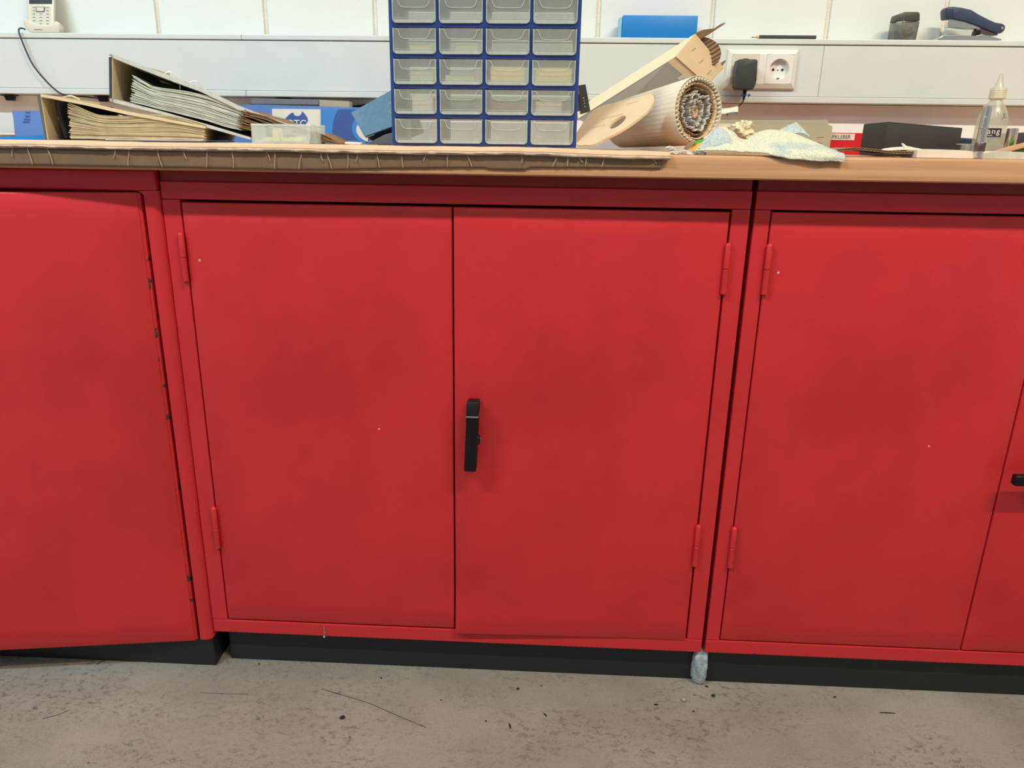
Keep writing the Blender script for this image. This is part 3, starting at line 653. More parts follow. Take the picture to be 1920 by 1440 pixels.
r_ = P(1879, 53, YT-.0006); rv = mesh('pivot_rivet', MB().lathe([(.0030, 0), (.0028, .0008), (.0012, .0012)], r_, 16, (0, -1, 0)), 'ring', st, smooth=True)
mesh('release_tab', MB().prism(px([(1829, 66), (1832, 56), (1839, 57), (1838, 66)], YT+.001), (0, .01, 0)), 'black', st)

# ================================================================== ORGANISER
YO = .100; OD = .145
ox0, ox1 = P(735.5, 270, YO).x, P(1080, 273, YO).x; oz0 = ZC+.0008
zrow = [P(760, v, YO).z for v in (217, 161, 102.5, 43)]
pz = (zrow[3]-oz0-.004)/4.0
zl = [oz0+.004+pz*i for i in range(6)]
og = thing('drawer_organiser', ((ox0+ox1)/2, YO+OD/2, oz0), 'blue small-parts organiser with clear plastic drawers standing on the cardboard cover', 'organiser')
bw = .0062
top_ = zl[5]+.004
px4 = (ox1-ox0-bw)/4
sp = MB()
mesh('side_wall', MB().box(ox0, ox0+bw, YO, YO+OD, oz0, top_, .0008), 'blue_shell', og)
mesh('side_wall', MB().box(ox1-bw, ox1, YO, YO+OD, oz0, top_, .0008), 'blue_shell', og)
for i in range(1, 4):
    xc = ox0+bw/2+px4*i
    mesh('divider', MB().box(xc-.0026, xc+.0026, YO+.001, YO+OD, oz0+.002, top_-.002, .0006), 'blue_shell', og)
for i in range(6):
    hgt = .0068
    zc = zl[i]-.002
    mesh('shelf', MB().box(ox0+.002, ox1-.002, YO+.0005, YO+OD, zc-hgt/2 if i else oz0, zc+hgt/2+.0012, .0006), 'blue_shell', og)
# one drawer: U tray with a scooped inner panel
dw = px4-.0066; dh = pz-.0076; dd = OD-.012
def rrect(w, h, r, n=5):
    pts = [(-w/2, h), (-w/2, r)]
    for i in range(1, n+1):
        a = math.pi+math.pi/2*i/n; pts.append((-w/2+r+r*math.cos(a), r+r*math.sin(a)))
    for i in range(1, n+1):
        a = 1.5*math.pi+math.pi/2*i/n; pts.append((w/2-r+r*math.cos(a), r+r*math.sin(a)))
    pts.append((w/2, h)); return pts
def drawer_at(cx, z0):
    y0 = YO-.0015; out = rrect(dw, dh, .0055)
    d = mesh('drawer', MB().prism([(cx+x, y0, z0+z) for x, z in out], (0, .0014, 0), 0), 'drawer', og, origin=(cx, y0, z0))
    tray = MB().grid([[(cx+x, y0+.0014, z0+z) for x, z in out], [(cx+x*.97, y0+dd, z0+z*.97+.0006) for x, z in out]])
    mesh('tray', tray, 'drawer', d, origin=(cx, y0, z0))
    mesh('back_wall', MB().prism([(cx+x*.97, y0+dd, z0+z*.97) for x, z in out], (0, .0012, 0)), 'drawer', d, origin=(cx, y0, z0))
    rim = MB().tube([(cx+x, y0-.0003, z0+z) for x, z in out], .0009, 6)
    mesh('rim', rim, 'drawer_rim', d, origin=(cx, y0, z0))
    u = crv([(-.45, .97), (-.40, .93), (-.36, .72), (-.30, .60), (-.2, .57), (0, .57), (.2, .57), (.30, .60), (.36, .72), (.40, .93), (.45, .97)], 26)if False else crv([(-.45*dw, .97*dh, 0), (-.39*dw, .92*dh, 0), (-.34*dw, .70*dh, 0), (-.27*dw, .60*dh, 0), (-.12*dw, .58*dh, 0), (.12*dw, .58*dh, 0), (.27*dw, .60*dh, 0), (.34*dw, .70*dh, 0), (.39*dw, .92*dh, 0), (.45*dw, .97*dh, 0)], 28)
    mesh('scoop_ridge', MB().tube([(cx+p.x, y0-.0006, z0+p.y) for p in u], .00055, 6), 'drawer_rim', d, origin=(cx, y0, z0))
    mesh('floor_ridge', MB().tube([(cx-dw*.46, y0-.0004, z0+.0058), (cx+dw*.46, y0-.0004, z0+.0058)], .0004, 6), 'drawer_rim', d, origin=(cx, y0, z0))
    mesh('lower_edge', MB().prism([(cx-dw*.44, y0-.0006, z0+.0008), (cx+dw*.44, y0-.0006, z0+.0008), (cx+dw*.46, y0-.0006, z0+.0040), (cx-dw*.46, y0-.0006, z0+.0040)], (0, .0008, 0)), 'drawer_rim', d, origin=(cx, y0, z0))
    return d
DC = [ox0+bw/2+px4*(i+.5) for i in range(4)]
d0 = drawer_at(DC[0], zl[0]+.0006)
for r in range(5):
    for c in range(4):
        if r == 0 and c == 0: continue
        copyto(d0, og, (DC[c]-DC[0], 0, zl[r]-zl[0]))
# cards lying/standing inside drawers
cards = [(2, 2, 'slip', 'cardboard slip in the third drawer of the middle row', .80, .024, 0), (2, 3, 'slip', 'cardboard slip in the rightmost drawer of the middle row', .86, .023, 0),
         (1, 0, 'paper', 'white card in the leftmost drawer of the second row from below', .50, .026, .010), (1, 3, 'cream', 'cream card in the rightmost drawer of the second row from below', .62, .018, -.006),
         (2, 0, 'paper', 'white card in the leftmost drawer of the middle row', .55, .016, .010), (3, 0, 'paper', 'white card in the leftmost drawer of the second row from the top', .55, .012, .010),
         (2, 1, 'paper', 'white card in the second drawer of the middle row', .7, .012, -.002), (3, 1, 'paper', 'white card in the second drawer of the second row from the top', .55, .014, .008)]
for r, c, m_, lb, wf, hh_, dx in cards:
    z = zl[r]+.0022
    tag(mesh('card', MB().box(DC[c]+dx-dw*wf/2, DC[c]+dx+dw*wf/2, YO+.004, YO+.005, z, z+hh_), m_), lb, 'card', 'cards inside the organiser drawers')

# ================================================================== BINDERS
def sheets(topl, botl, Y, d, n, m, parent, name, jit=2.0, th=.00135, nseg=18, slip=5):
    mb = MB(); T = crv([(u, v, 0) for u, v in topl], nseg); B = crv([(u, v, 0) for u, v in botl], nseg)
    for k in range(n):
        t = (k+.5)/n; e0 = random.uniform(-slip, slip); e1 = random.uniform(-slip, slip)*.7; ph_ = random.random()*9
        line = []
        for i in range(nseg):
            p = T[i].lerp(B[i], t); s = i/(nseg-1)
            u = p.x+e0*(1-s)+e1*s; v = p.y+.5*jit*noise.noise(Vector((s*5, k*.35, ph_*.02)))
            line.append(P(u, v, Y))
        up_ = [q+Vector((0, random.uniform(0, .003)*0, th*(.72+random.random()*.25))) for q in line]
        y1 = d+random.uniform(-.004, .004); f = random.uniform(0, .0025)
        L = len(line); sk_ = Vector((SHR[0]*y1/.27, y1, TZ*(1-t)*y1/.27)); vs = [q+Vector((0, f, 0)) for q in line]+[q+Vector((0, f, 0)) for q in up_]+[q+sk_ for q in line]+[q+sk_ for q in up_]
        fs = []
        for i in range(L-1):
            fs += [(i, i+1, L+i+1, L+i), (2*L+i+1, 2*L+i, 3*L+i, 3*L+i+1), (L+i, L+i+1, 3*L+i+1, 3*L+i), (i+1, i, 2*L+i, 2*L+i+1)]
        fs += [(0, L, 3*L, 2*L), (L-1, 3*L-1, 4*L-1, 2*L-1)]
        mb.add(vs, fs)
    o = mesh(name, mb, m, parent); o['kind'] = 'stuff'; return o
# lower binder
YL = .10; SHR = (-.060, .27, 0); TZ = -.012
lb_ = thing('ring_binder', P(230, 263, YL+.1), 'lower grey-edged lever arch binder with yellowed pages, lying on the cardboard cover', 'binder', 'lever arch binders lying on the left')
mesh('spine', MB().prism(px([(70, 177), (76, 176), (91, 263), (85, 263)], YL, ZC+.001), SHR, .0008), 'binder_in', lb_)
mesh('spine_edge', MB().prism(px([(69, 177), (74, 176), (88, 263), (84.5, 263)], YL-.0012), (0, .0022, 0)), 'binder_out', lb_)
mesh('upper_cover', MB().prism(px([(71, 176), (100, 180), (160, 191), (240, 209), (320, 224), (386, 237), (385, 241), (318, 229), (238, 215), (158, 197), (98, 185), (72, 181)], YL), (SHR[0], .27, TZ)), 'binder_in', lb_)
bo = px([(84, 261.5), (386, 264.5), (386, 267.5), (84, 264)], YL)
for q in bo[2:]: q.z = ZC+.0012
mesh('lower_cover', MB().prism(bo, SHR), 'binder_out', lb_)
sheets([(128, 193), (145, 200), (170, 212), (190, 217), (230, 218), (290, 215), (340, 222), (383, 235)], [(131, 261), (160, 261), (200, 261), (240, 261), (290, 262), (340, 262), (383, 263)], YL+.002, .25, 42, 'pages_y', lb_, 'pages', slip=3)
mesh('lever_arch', MB().tube(crv([P(133, 190, YL+.03), P(121, 194, YL+.03), P(118, 204, YL+.03), P(119, 220, YL+.03), P(125, 242, YL+.03), P(131, 258, YL+.03)], 24), .0018, 8), 'black', lb_, smooth=True)
mesh('arch_plate', MB().prism(px([(104, 190), (110, 190), (114, 215), (126, 259), (120, 259), (106, 218)], YL+.05), (0, .10, 0), .0006), 'grey', lb_)
mesh('press_bar', MB().prism(px([(150, 197), (160, 196), (172, 207), (178, 208), (170, 212), (158, 204)], YL+.02), (0, .08, 0), .0005), 'black', lb_)
def spin(v, t): return P(76+15*(v-176)/87+.6, v, YL)+Vector(SHR)*t+Vector((.0006, 0, 0))
mesh('finger_ring_or_hole_light', MB().prism([spin(211, .20), spin(216, .24), spin(230, .25), spin(238, .22), spin(230, .19), spin(218, .18)], (.0012, 0, 0)), 'white', lb_)  # white patch paints the sliver of light through the finger hole
mesh('ring_slot', MB().tube([P(118+32*i/14, 183-5*math.sin(math.pi*i/14)+i*.3, YL+.04) for i in range(15)], .0011, 8), 'brass', lb_, smooth=True)
# upper binder
YU = .105; SHR = (-.040, .27, 0); TZ = -.020
ub = thing('ring_binder', P(330, 200, YU+.1), 'upper lever arch binder with grey marbled cover and greyish pages, tilted on another binder', 'binder', 'lever arch binders lying on the left')
mesh('spine', MB().prism(px([(204.5, 108), (211, 108), (212, 188), (206, 188)], YU), SHR, .0008), 'binder_in', ub)
mesh('spine_edge', MB().prism(px([(204, 106), (208.5, 106), (209.5, 188), (205, 188)], YU-.0012), (0, .0022, 0)), 'teal_dark', ub)
mesh('upper_cover', MB().prism(px([(205, 106), (212, 102), (300, 135), (380, 165), (450, 199), (500, 218), (562, 240), (562, 244), (497, 224), (447, 206), (376, 172), (296, 142), (212, 109)], YU), (SHR[0], .27, TZ)), 'binder_top', ub)
mesh('corner_cap', MB().ball(P(208, 105, YU), .003, 2, .5).ball(P(209, 187, YU), .003, 2, .5), 'ring', ub, smooth=True)
mesh('lower_cover', MB().prism(px([(207, 186), (214, 186), (300, 208), (400, 237), (470, 258), (470, 262), (398, 242), (298, 213), (207, 191)], YU), SHR), 'binder_top', ub)
sheets([(252, 141), (268, 152), (285, 162), (330, 169), (380, 178), (420, 192), (456, 206)], [(246, 191), (270, 197), (300, 205), (340, 215), (380, 226), (420, 238), (450, 245)], YU+.002, .25, 44, 'pages_w', ub, 'pages', jit=3)
TZ = 0
bp_ = sheets([(454, 205), (480, 214), (520, 228), (560, 240), (590, 250), (632, 268)], [(446, 242), (470, 249), (510, 258), (550, 263), (590, 266), (645, 270)], YU-.004, .2, 20, 'pages_b', ub, 'kraft_pages', jit=7, slip=7)
bp_['label'] = 'brown kraft sheets at the fore-edge'
mesh('arch_hoop', MB().tube([P(309+23*i/14, 138-6*math.sin(math.pi*i/14)+i*.5, YU+.04) for i in range(15)], .0010, 8), 'ring', ub, smooth=True)
mesh('arch_hoop', MB().tube([P(357+23*i/14, 155-6*math.sin(math.pi*i/14)+i*.5, YU+.04) for i in range(15)], .0010, 8), 'ring', ub, smooth=True)
mesh('gap_sheet', MB().prism(px([(296, 153), (330, 160), (430, 190), (470, 225), (300, 200)], YU+.22), (0, .001, 0)), 'binder_in', ub)  # added sheet, blocks the bright view through the open far end
mesh('arch_post', MB().tube([P(337, 152, YU+.04), P(338, 168, YU+.04)], .0012, 8), 'steel', ub)
# torn papers right of the tub
tp = MB()
for i in range(7):
    a = P(576+i*3, 246+i*3, .10+.01*i); b = P(610+i*6, 262+i*1.2, .10+.01*i); c = P(640, 270.2, .10+.01*i)
    rows = [[a, a.lerp(b, .5)+Vector((0, 0, .002*random.random())), b, c], [q+Vector((0, .012, .004*random.random())) for q in (a, a.lerp(b, .5), b, c)]]
    tp.grid(rows)
o = mesh('paper_scraps', tp, 'pages_b', solid=.0006); tag(o, 'torn brown paper scraps fanned out right of the milky tub', 'paper', kind='stuff')

# teal binder leaning on the organiser
YE = .30
tb_ = thing('box_file', P(700, 262, YE), 'teal cloth-covered binder leaning against the left side of the organiser', 'binder')
fq = [P(658, 211, YE+.03), P(744, 163, YE+.01), P(766, 226, YE-.02), P(683, 256, YE-.0)]
nrm = (fq[1]-fq[0]).cross(fq[3]-fq[0]).normalized()
if nrm.y < 0: nrm = -nrm
mesh('cover', MB().prism(fq, nrm*.003, .0004), 'teal', tb_)
inn = [fq[0].lerp(fq[2], .02)+nrm*.0031, fq[1].lerp(fq[3], .02)+nrm*.0031, fq[2].lerp(fq[0], .02)+nrm*.0031, fq[3].lerp(fq[1], .02)+nrm*.0031]
mesh('page_block', MB().prism(inn, nrm*.05), 'teal_dark', tb_)
mesh('back_cover', MB().prism([q+nrm*.0535 for q in fq], nrm*.003), 'teal', tb_)
mesh('metal_edge', MB().tube([fq[3].lerp(fq[2], .02)+nrm*.002-Vector((0, 0, .0018)), fq[3].lerp(fq[2], .22)+nrm*.002-Vector((0, 0, .0016))], .0010, 6), 'ring', tb_)
rc_ = P(733, 203, YE-.03)
mesh('finger_ring_or_hole_light', MB().tube([rc_+Vector((.009*math.cos(a)*.6, 0, .009*math.sin(a))) for a in [2*math.pi*i/24 for i in range(25)]], .0010, 6), 'ring', tb_, smooth=True)
q = [P(686, 270.5, .26), P(738, 270.5, .26), P(738, 248, .26), P(722, 252, .26)]
tag(mesh('card_folder', MB().prism(q, (0, .10, 0), .0005), 'grey'), 'grey card folder wedged between the teal binder and the organiser base', 'folder')
q = px([(647, 266), (677, 267), (676, 271), (646, 270)], .08)
tag(mesh('plastic_clip', MB().prism(q, (0, .012, 0), .0008), 'white'), 'small white plastic clip lying in front of the teal binder', 'clip')

# printed blue boxes behind
YK = .50
pb = thing('printed_box', P(540, 262, YK+.03), 'blue printed carton with a white panel and round emblem, standing behind the binders', 'box')
bpts = [P(380, 222, YK), P(430, 198, YK), P(475, 196, YK), P(735, 203, YK), P(735, 272, YK), P(380, 266, YK)]
for v in bpts: v.z = max(v.z, WT1+.0008)
mesh('body', MB().prism(bpts, (0, .05, 0)), 'print_blue', pb)
mesh('light_panel', MB().prism(px([(601, 204.5), (632, 205), (632, 262), (601, 262)], YK-.001), (0, .0008, 0)), 'print_light', pb)
mesh('white_panel', MB().prism(px([(510, 204), (601, 205), (601, 262), (511, 262)], YK-.0015), (0, .001, 0)), 'print_white', pb)
mesh('light_ring', MB().prism([P(692+69*math.cos(a), max(205, 243+69*math.sin(a)), YK-.0012) for a in [math.radians(160+i*6) for i in range(22)]]+[P(735, 262, YK-.0012), P(626, 262, YK-.0012)], (0, .0010, 0)), 'print_navy', pb)
mesh('inner_ring', MB().prism([P(706+46*math.cos(a), 240+44*math.sin(a)*.8, YK-.0022) for a in [math.radians(115+i*6.5) for i in range(21)]], (0, .0008, 0)), 'print_light', pb)
mesh('inner_disc', MB().prism([P(706+38*math.cos(a), 243+36*math.sin(a)*.7, YK-.003) for a in [math.radians(115+i*6.5) for i in range(21)]], (0, .0008, 0)), 'print_white', pb)
em = [(533, 227), (536, 221), (541, 216), (546, 212), (550, 211), (551, 215), (555, 217.5), (560, 217.5), (564, 215), (566, 211), (565.5, 208), (570, 212), (575, 219), (577.5, 226), (574, 230), (573, 238), (570, 246), (556, 254), (541, 246), (538, 238), (537, 231)]
mesh('emblem', MB().prism(px(em, YK-.0025), (0, .0008, 0)), 'print_navy', pb)
p = P(556, 238, YK-.0036)
text('OTC', .020, p, 'print_white', pb, align='CENTER', bold=.0002)
mesh('streak', MB().tube([P(420, 268, YK-.002), P(434, 256, YK-.002), P(440, 245, YK-.002)], [.004, .0035, .002], 8, flat=.2), 'print_light', pb)
tag(mesh('edge_strip', MB().prism(px([(470, 184), (597, 187), (597, 196.5), (470, 195)], .56), (0, .03, 0), .0006), 'grey'), 'dark grey bar lying on top behind the printed carton', 'bar')
tag(mesh('beige_strip', MB().prism(px([(598, 187), (655, 190), (655, 203), (598, 202)], .563), (0, .028, 0), .0006), 'folder'), 'beige card edge next to the dark grey bar', 'card')
YJ = .40
q = px([(22, 208), (90, 207.5), (90, 262), (29, 262), (27, 238), (25, 222)], YJ, ZC+.0008)
bk = thing('brochure', P(60, 262, YJ), 'blue brochure standing upright behind the spine of the lower binder', 'brochure')
mesh('cover', MB().prism(q, (0, .004, 0)), 'print_blue', bk)
for i, (u0, u1, v) in enumerate(((48, 56, 211), (47, 56, 218), (45, 56, 224), (43, 55, 229))):
    mesh('print_line', MB().prism(px([(u0, v-1.6), (u1, v-1.6), (u1, v+1.6), (u0, v+1.6)], YJ-.0006), (0, .0005, 0)), 'print_navy', bk)
q = px([(-40, 257), (40, 255), (88, 253), (88, 262.5), (-40, 262.5)], .20, ZC+.0008)
tag(mesh('brochure', MB().prism(q, (0, .15, 0)), 'bluebox'), 'bright blue brochure lying flat at the left edge behind the lower binder', 'brochure')
q = px([(-60, 208), (24, 212), (27, 250), (-60, 250)], .47)
tag(mesh('card_sheet', MB().prism(q, (0, .003, 0)), 'rail'), 'pale blank card sheet standing left of the blue brochure', 'card')
q = px([(-60, 251.5), (27, 252.5), (27, 262), (-60, 262)], .44)
tag(mesh('wood_strip', MB().prism(q, (0, .02, 0)), 'card_dark'), 'brown strip lying below the pale card sheet', 'strip')

# milky tub
YM = .045
tu = thing('plastic_tub', P(526, 270, YM+.04), 'milky white plastic tub with yellow bits, standing at the front of the cover', 'tub')
to = px([(470.5, 236), (473, 233.5), (579, 234.5), (581.5, 237), (581, 262), (579.5, 270), (473, 270), (471.5, 262)], YM)
for q in to[5:7]: q.z = ZC+.0016
mesh('front_wall', MB().prism(to, (0, .0016, 0), .0005), 'tub', tu)
mesh('back_wall', MB().prism(to, (0, .0016, 0)), 'tub', tu).location.y += .08
x0_, x1_, zt_, zb_ = to[1].x-.0015, to[2].x+.0015, to[1].z, ZC+.0018
mesh('side_wall', MB().box(x0_, x0_+.0016, YM+.002, YM+.08, zb_, zt_), 'tub', tu)
mesh('side_wall', MB().box(x1_-.0016, x1_, YM+.002, YM+.08, zb_, zt_), 'tub', tu)
mesh('tub_floor', MB().box(x0_+.002, x1_-.002, YM+.002, YM+.08, zb_, zb_+.0016), 'tub', tu)
mesh('rim', MB().tube([(x0_, YM, zt_), (x1_, YM, zt_), (x1_, YM+.08, zt_), (x0_, YM+.08, zt_), (x0_, YM, zt_)], .0014, 8), 'tub', tu)
for i, (pts, lb) in enumerate((([(492, 258), (509, 257), (510, 268), (492, 268)], 'pale yellow block inside the tub, left'), ([(511, 240), (520, 240), (524, 268), (511, 268)], 'tall pale yellow wedge inside the tub, middle'), ([(530, 260), (545, 257), (567, 256), (568, 268), (528, 268)], 'low pale yellow block inside the tub, right'))):
    q = px(pts, YM+.003); [setattr(v, 'z', max(v.z, zb_+.0022)) for v in q]
    tag(mesh('foam_block', MB().prism(q, (0, .02, 0), .0008), 'yellow_bit'), lb, 'block', 'yellow bits in the tub')

# ================================================================== CARDBOARD GROUP right of organiser
# bracket behind
bq = px([(1085, 160), (1098, 158), (1107, 208), (1090, 213)], .26)
br = thing('metal_bracket', P(1097, 212, .27), 'dark grey perforated metal plate poking out right of the organiser', 'bracket')
mesh('plate', MB().prism(bq, (0, .05, 0), .0006), 'bracket', br)
for v in (184, 189, 194, 200): mesh('rivet', MB().ball(P(1094+(v-184)*.15, v, .2595), .0011, 1), 'white', br)
mesh('white_edge', MB().prism(px([(1075, 176), (1085, 178), (1090, 200), (1086, 208), (1075, 210)], .28), (0, .03, 0)), 'cream', br)
# long carton
NQ = [P(1265, 107, .46), P(1302, 64, .50), P(1356, 128, .545), P(1325, 160, .50)]
axis = (P(1085, 232, .575)-NQ[0])
FQ = [P(1084, 222, .50), P(1082, 204, .54), P(1130, 236, .56), P(1125, 250, .51)]
lcx = thing('long_carton', P(1100, 250, .53), 'long cardboard carton tilted up to the right over the corrugated roll', 'carton')
def quadprism(A, B, m, name, parent, t=.0):
    return mesh(name, MB().add(list(A)+list(B), [(0, 1, 2, 3), (7, 6, 5, 4)]+[(i, i+4, (i+1) % 4+4, (i+1) % 4) for i in range(4)]), m, parent)
quadprism(NQ, FQ, 'carton_top', 'body', lcx)
# end flap, slightly proud, with staples
en = (NQ[1]-NQ[0]).cross(NQ[3]-NQ[0]).normalized()
if en.dot(CAM-NQ[0]) < 0: en = -en
mesh('end_flap', MB().prism([q+en*.0008 for q in NQ], en*.0022, .0005), 'card', lcx)
for (u0, v0, u1, v1) in ((1297, 96, 1304, 90), (1312, 118, 1319, 111), (1326, 140, 1334, 131)):
    mesh('staple', MB().tube([PN(u0, v0, NQ[0]+en*.0033, en), PN(u1, v1, NQ[0]+en*.0033, en)], .0004, 6), 'steel_dark', lcx)
# blue-white address label on the shaded side
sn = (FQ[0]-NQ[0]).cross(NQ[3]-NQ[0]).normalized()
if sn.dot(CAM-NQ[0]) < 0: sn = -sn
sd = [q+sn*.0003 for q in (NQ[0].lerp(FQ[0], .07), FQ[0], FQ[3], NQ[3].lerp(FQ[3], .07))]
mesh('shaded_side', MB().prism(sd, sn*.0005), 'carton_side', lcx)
lq = [PN(u, v, NQ[0]+sn*.0010, sn) for u, v in ((1240, 165), (1283, 138), (1297, 150), (1262, 172))]
mesh('address_label', MB().prism(lq, sn*.0004), 'paper', lcx)
for i in range(3):
    a = PN(1262+i*8, 160-i*5.2, NQ[0]+sn*.0016, sn); b = PN(1268+i*8, 156-i*5, NQ[0]+sn*.0016, sn)
    mesh('print_line', MB().tube([a, b], .0005, 6, flat=.3), 'print_navy', lcx)
# corrugated flaps curling out of the carton mouth
def corr_sheet(path, width_dir, wid, amp=.0011, wl=.0055, th=.0028, skip=None):
    # single-face board: two liners and a fluted layer, seen on the edge
    n = max(24, int(sum((Vector(b)-Vector(a)).length for a, b in zip(path, path[1:]))/wl*6))
    c = crv(path, n); wd = Vector(width_dir).normalized(); mb = MB(); L = 0
    rows = {'a': [], 'b': [], 'f': []}
    for i, p in enumerate(c):
        t = (c[min(i+1, n-1)]-c[max(i-1, 0)]).normalized(); nn = t.cross(wd).normalized()
        if i: L += (c[i]-c[i-1]).length
        for k, off in (('a', th/2), ('b', -th/2), ('f', amp*math.sin(2*math.pi*L/wl))):
            q = p+nn*off; rows[k].append([q, q+wd*wid])
    for k in rows:
        if k != skip: mb.grid(rows[k])
    return mb
wdir = (FQ[0]-NQ[0]).normalized()
mesh('corrugated_flap', corr_sheet([P(1302, 66, .50), P(1318, 57, .50), P(1335, 54, .50), P(1345, 52, .50), P(1353, 46, .50), P(1360, 43, .50)], wdir, .045), 'card_dark', lcx, solid=.0007)
for k, pts in enumerate(([(1306, 72), (1322, 70), (1338, 76), (1349, 88), (1352, 102), (1347, 116)], [(1310, 78), (1324, 79), (1334, 87), (1340, 100), (1340, 110)], [(1316, 84), (1324, 86), (1330, 94), (1332, 102)])):
    mesh('corrugated_flap', corr_sheet([P(u, v, .515+.004*k) for u, v in pts], wdir, .04, amp=.0018, wl=.008, skip='b'), 'card_dark', lcx, solid=.0007)
mesh('corrugated_flap', corr_sheet([P(1350, 128, .54), P(1357, 119, .54), P(1361, 113, .54)], wdir, .03, th=.0045), 'card_dark', lcx, solid=.0009)
# roll of corrugated board
rl_ = thing('cardboard_roll', P(1290, 268, .2), 'rolled pale corrugated cardboard with bubble wrap inside, end facing right', 'roll')
E1 = P(1310, 207, .17); E0 = P(1168, 238, .37); E0.z = ZC+.0440
ax = (E1-E0).normalized()
hx = Vector((0, 0, 1)); hx = (hx-ax*hx.dot(ax)).normalized(); hy = ax.cross(hx).normalized()
LEN = (E1-E0).length
def spiral(r0, r1, t0, t1, n, sx=.86, sy=1.0, wav=0, wl=26, ph=0, crush=0, rough_=0):
    o = []
    for i in range(n):
        t = t0+(t1-t0)*i/(n-1); r = r0+(r1-r0)*i/(n-1)
        if wav: r += wav*(math.sin(t*wl+ph) if not rough_ else 2.2*noise.noise(Vector((t*wl*.22, ph, 3.3))))
        if crush: r *= 1+crush*noise.noise(Vector((math.cos(t)*1.5, math.sin(t)*1.5, t*.3)))
        o.append(hx*(r*math.cos(t)*sy)+hy*(r*math.sin(t)*sx))
    return o
def roll_sheet(name, pts, a, b, m, solid, seg=3, wob=0):
    rows = []
    for j in range(seg+1):
        s = a+(b-a)*j/seg
        rows.append([E0+ax*s+p*(.80+.20*s/LEN) + (ax*wob*noise.noise(Vector((i*.35, j*.2, 1))) if j == seg else Vector((0, 0, 0))) for i, p in enumerate(pts)])
    return mesh(name, MB().grid(rows), m, rl_, smooth=True, solid=solid)
RR = .0530
roll_sheet('outer_liner', spiral(RR, RR-.001, 0, 2*math.pi, 440, wav=.00014, wl=44, crush=.03), 0, LEN, 'card_pale', .0009)
roll_sheet('fluting', spiral(RR-.0042, RR-.0052, 0, 2*math.pi, 420, wav=.0022, wl=44, crush=.03), 0.01, LEN+.003, 'card_pale', .0006)
roll_sheet('inner_liner', spiral(RR-.009, RR-.012, .2, 2*math.pi+.6, 240, wav=.0004, wl=60, crush=.05), 0.01, LEN-.002, 'card', .0012, wob=.003)
roll_sheet('second_turn', spiral(RR-.0145, RR-.019, .4, 2*math.pi+.2, 300, wav=.0011, wl=46, crush=.08), .1, LEN-.004, 'card_dark', .0010, wob=.004)
roll_sheet('bubble_wrap', spiral(RR-.021, RR-.030, .2, 2*math.pi+1, 320, wav=.0022, wl=31, crush=.30, rough_=1), .12, LEN-.001, 'bubble', .0016, seg=10, wob=.007)
roll_sheet('bubble_wrap', spiral(RR-.031, RR-.040, .9, 2*math.pi+2, 260, sx=.6, wav=.0022, wl=27, crush=.4, rough_=1), .12, LEN-.003, 'bubble', .0016, seg=10, wob=.008)
roll_sheet('core_liner', spiral(RR-.040, RR-.046, 0, 2*math.pi, 60, sx=.5, crush=.1), .12, LEN-.008, 'card', .001, wob=.003)
# flat rounded cardboard piece with oval hole
A, B, C_ = P(1092, 271, .085), P(1226, 182, .125), P(1110, 205, .20)
dn = (B-A).cross(C_-A).normalized()
if dn.z < 0: dn = -dn
outl = [(1079, 252), (1083, 246), (1092, 232), (1102, 218), (1114, 206), (1128, 199), (1150, 193), (1175, 187), (1200, 181), (1213, 177), (1221, 176), (1225, 180), (1226, 187), (1222, 197), (1212, 210), (1196, 223), (1178, 236), (1158, 248), (1136, 259), (1112, 271), (1098, 271.5), (1082, 271.5), (1080, 262)]
op = crv([(u, v, 0) for u, v in outl+outl[:1]], 73)[:-1]
hc = (1158, 229)
def pol(p): return math.atan2(p[1]-hc[1], p[0]-hc[0])
hole = []
for p in op:
    a = pol(p); th_ = math.radians(-36); d = a-th_; ra, rb = 18.5, 6.5
    r = ra*rb/math.sqrt((rb*math.cos(d))**2+(ra*math.sin(d))**2); hole.append((hc[0]+r*math.cos(a), hc[1]+r*math.sin(a)))
n = len(op); o3 = [PN(p[0], p[1], A, dn) for p in op]; h3 = [PN(p[0], p[1], A, dn) for p in hole]
off = -dn*.0035
vs = o3+h3+[q+off for q in o3]+[q+off for q in h3]; fs = []
for i in range(n):
    j = (i+1) % n; fs += [(i, j, n+j, n+i), (2*n+j, 2*n+i, 3*n+i, 3*n+j), (i, 2*n+i, 2*n+j, j), (n+j, 3*n+j, 3*n+i, n+i)]
cdp = thing('cardboard_insert', P(1150, 262, .12), 'flat cardboard piece with a rounded end and oval hole, leaning beside the organiser', 'cardboard')
mesh('board', MB().add(vs, fs), 'card', cdp)
mesh('edge_line', MB().tube([PN(p[0], p[1], A-dn*.0018, dn) for p in op[38:68]], .0005, 5), 'card_dark', cdp)
for (a_, b_) in (((1128, 224), (1168, 214)), ((1175, 196), (1196, 190)), ((1110, 240), (1135, 234))):
    mesh('crease', MB().tube([PN(*a_, A+dn*.0001, dn), PN(*b_, A+dn*.0001, dn)], .0003, 5), 'card_dark', cdp)
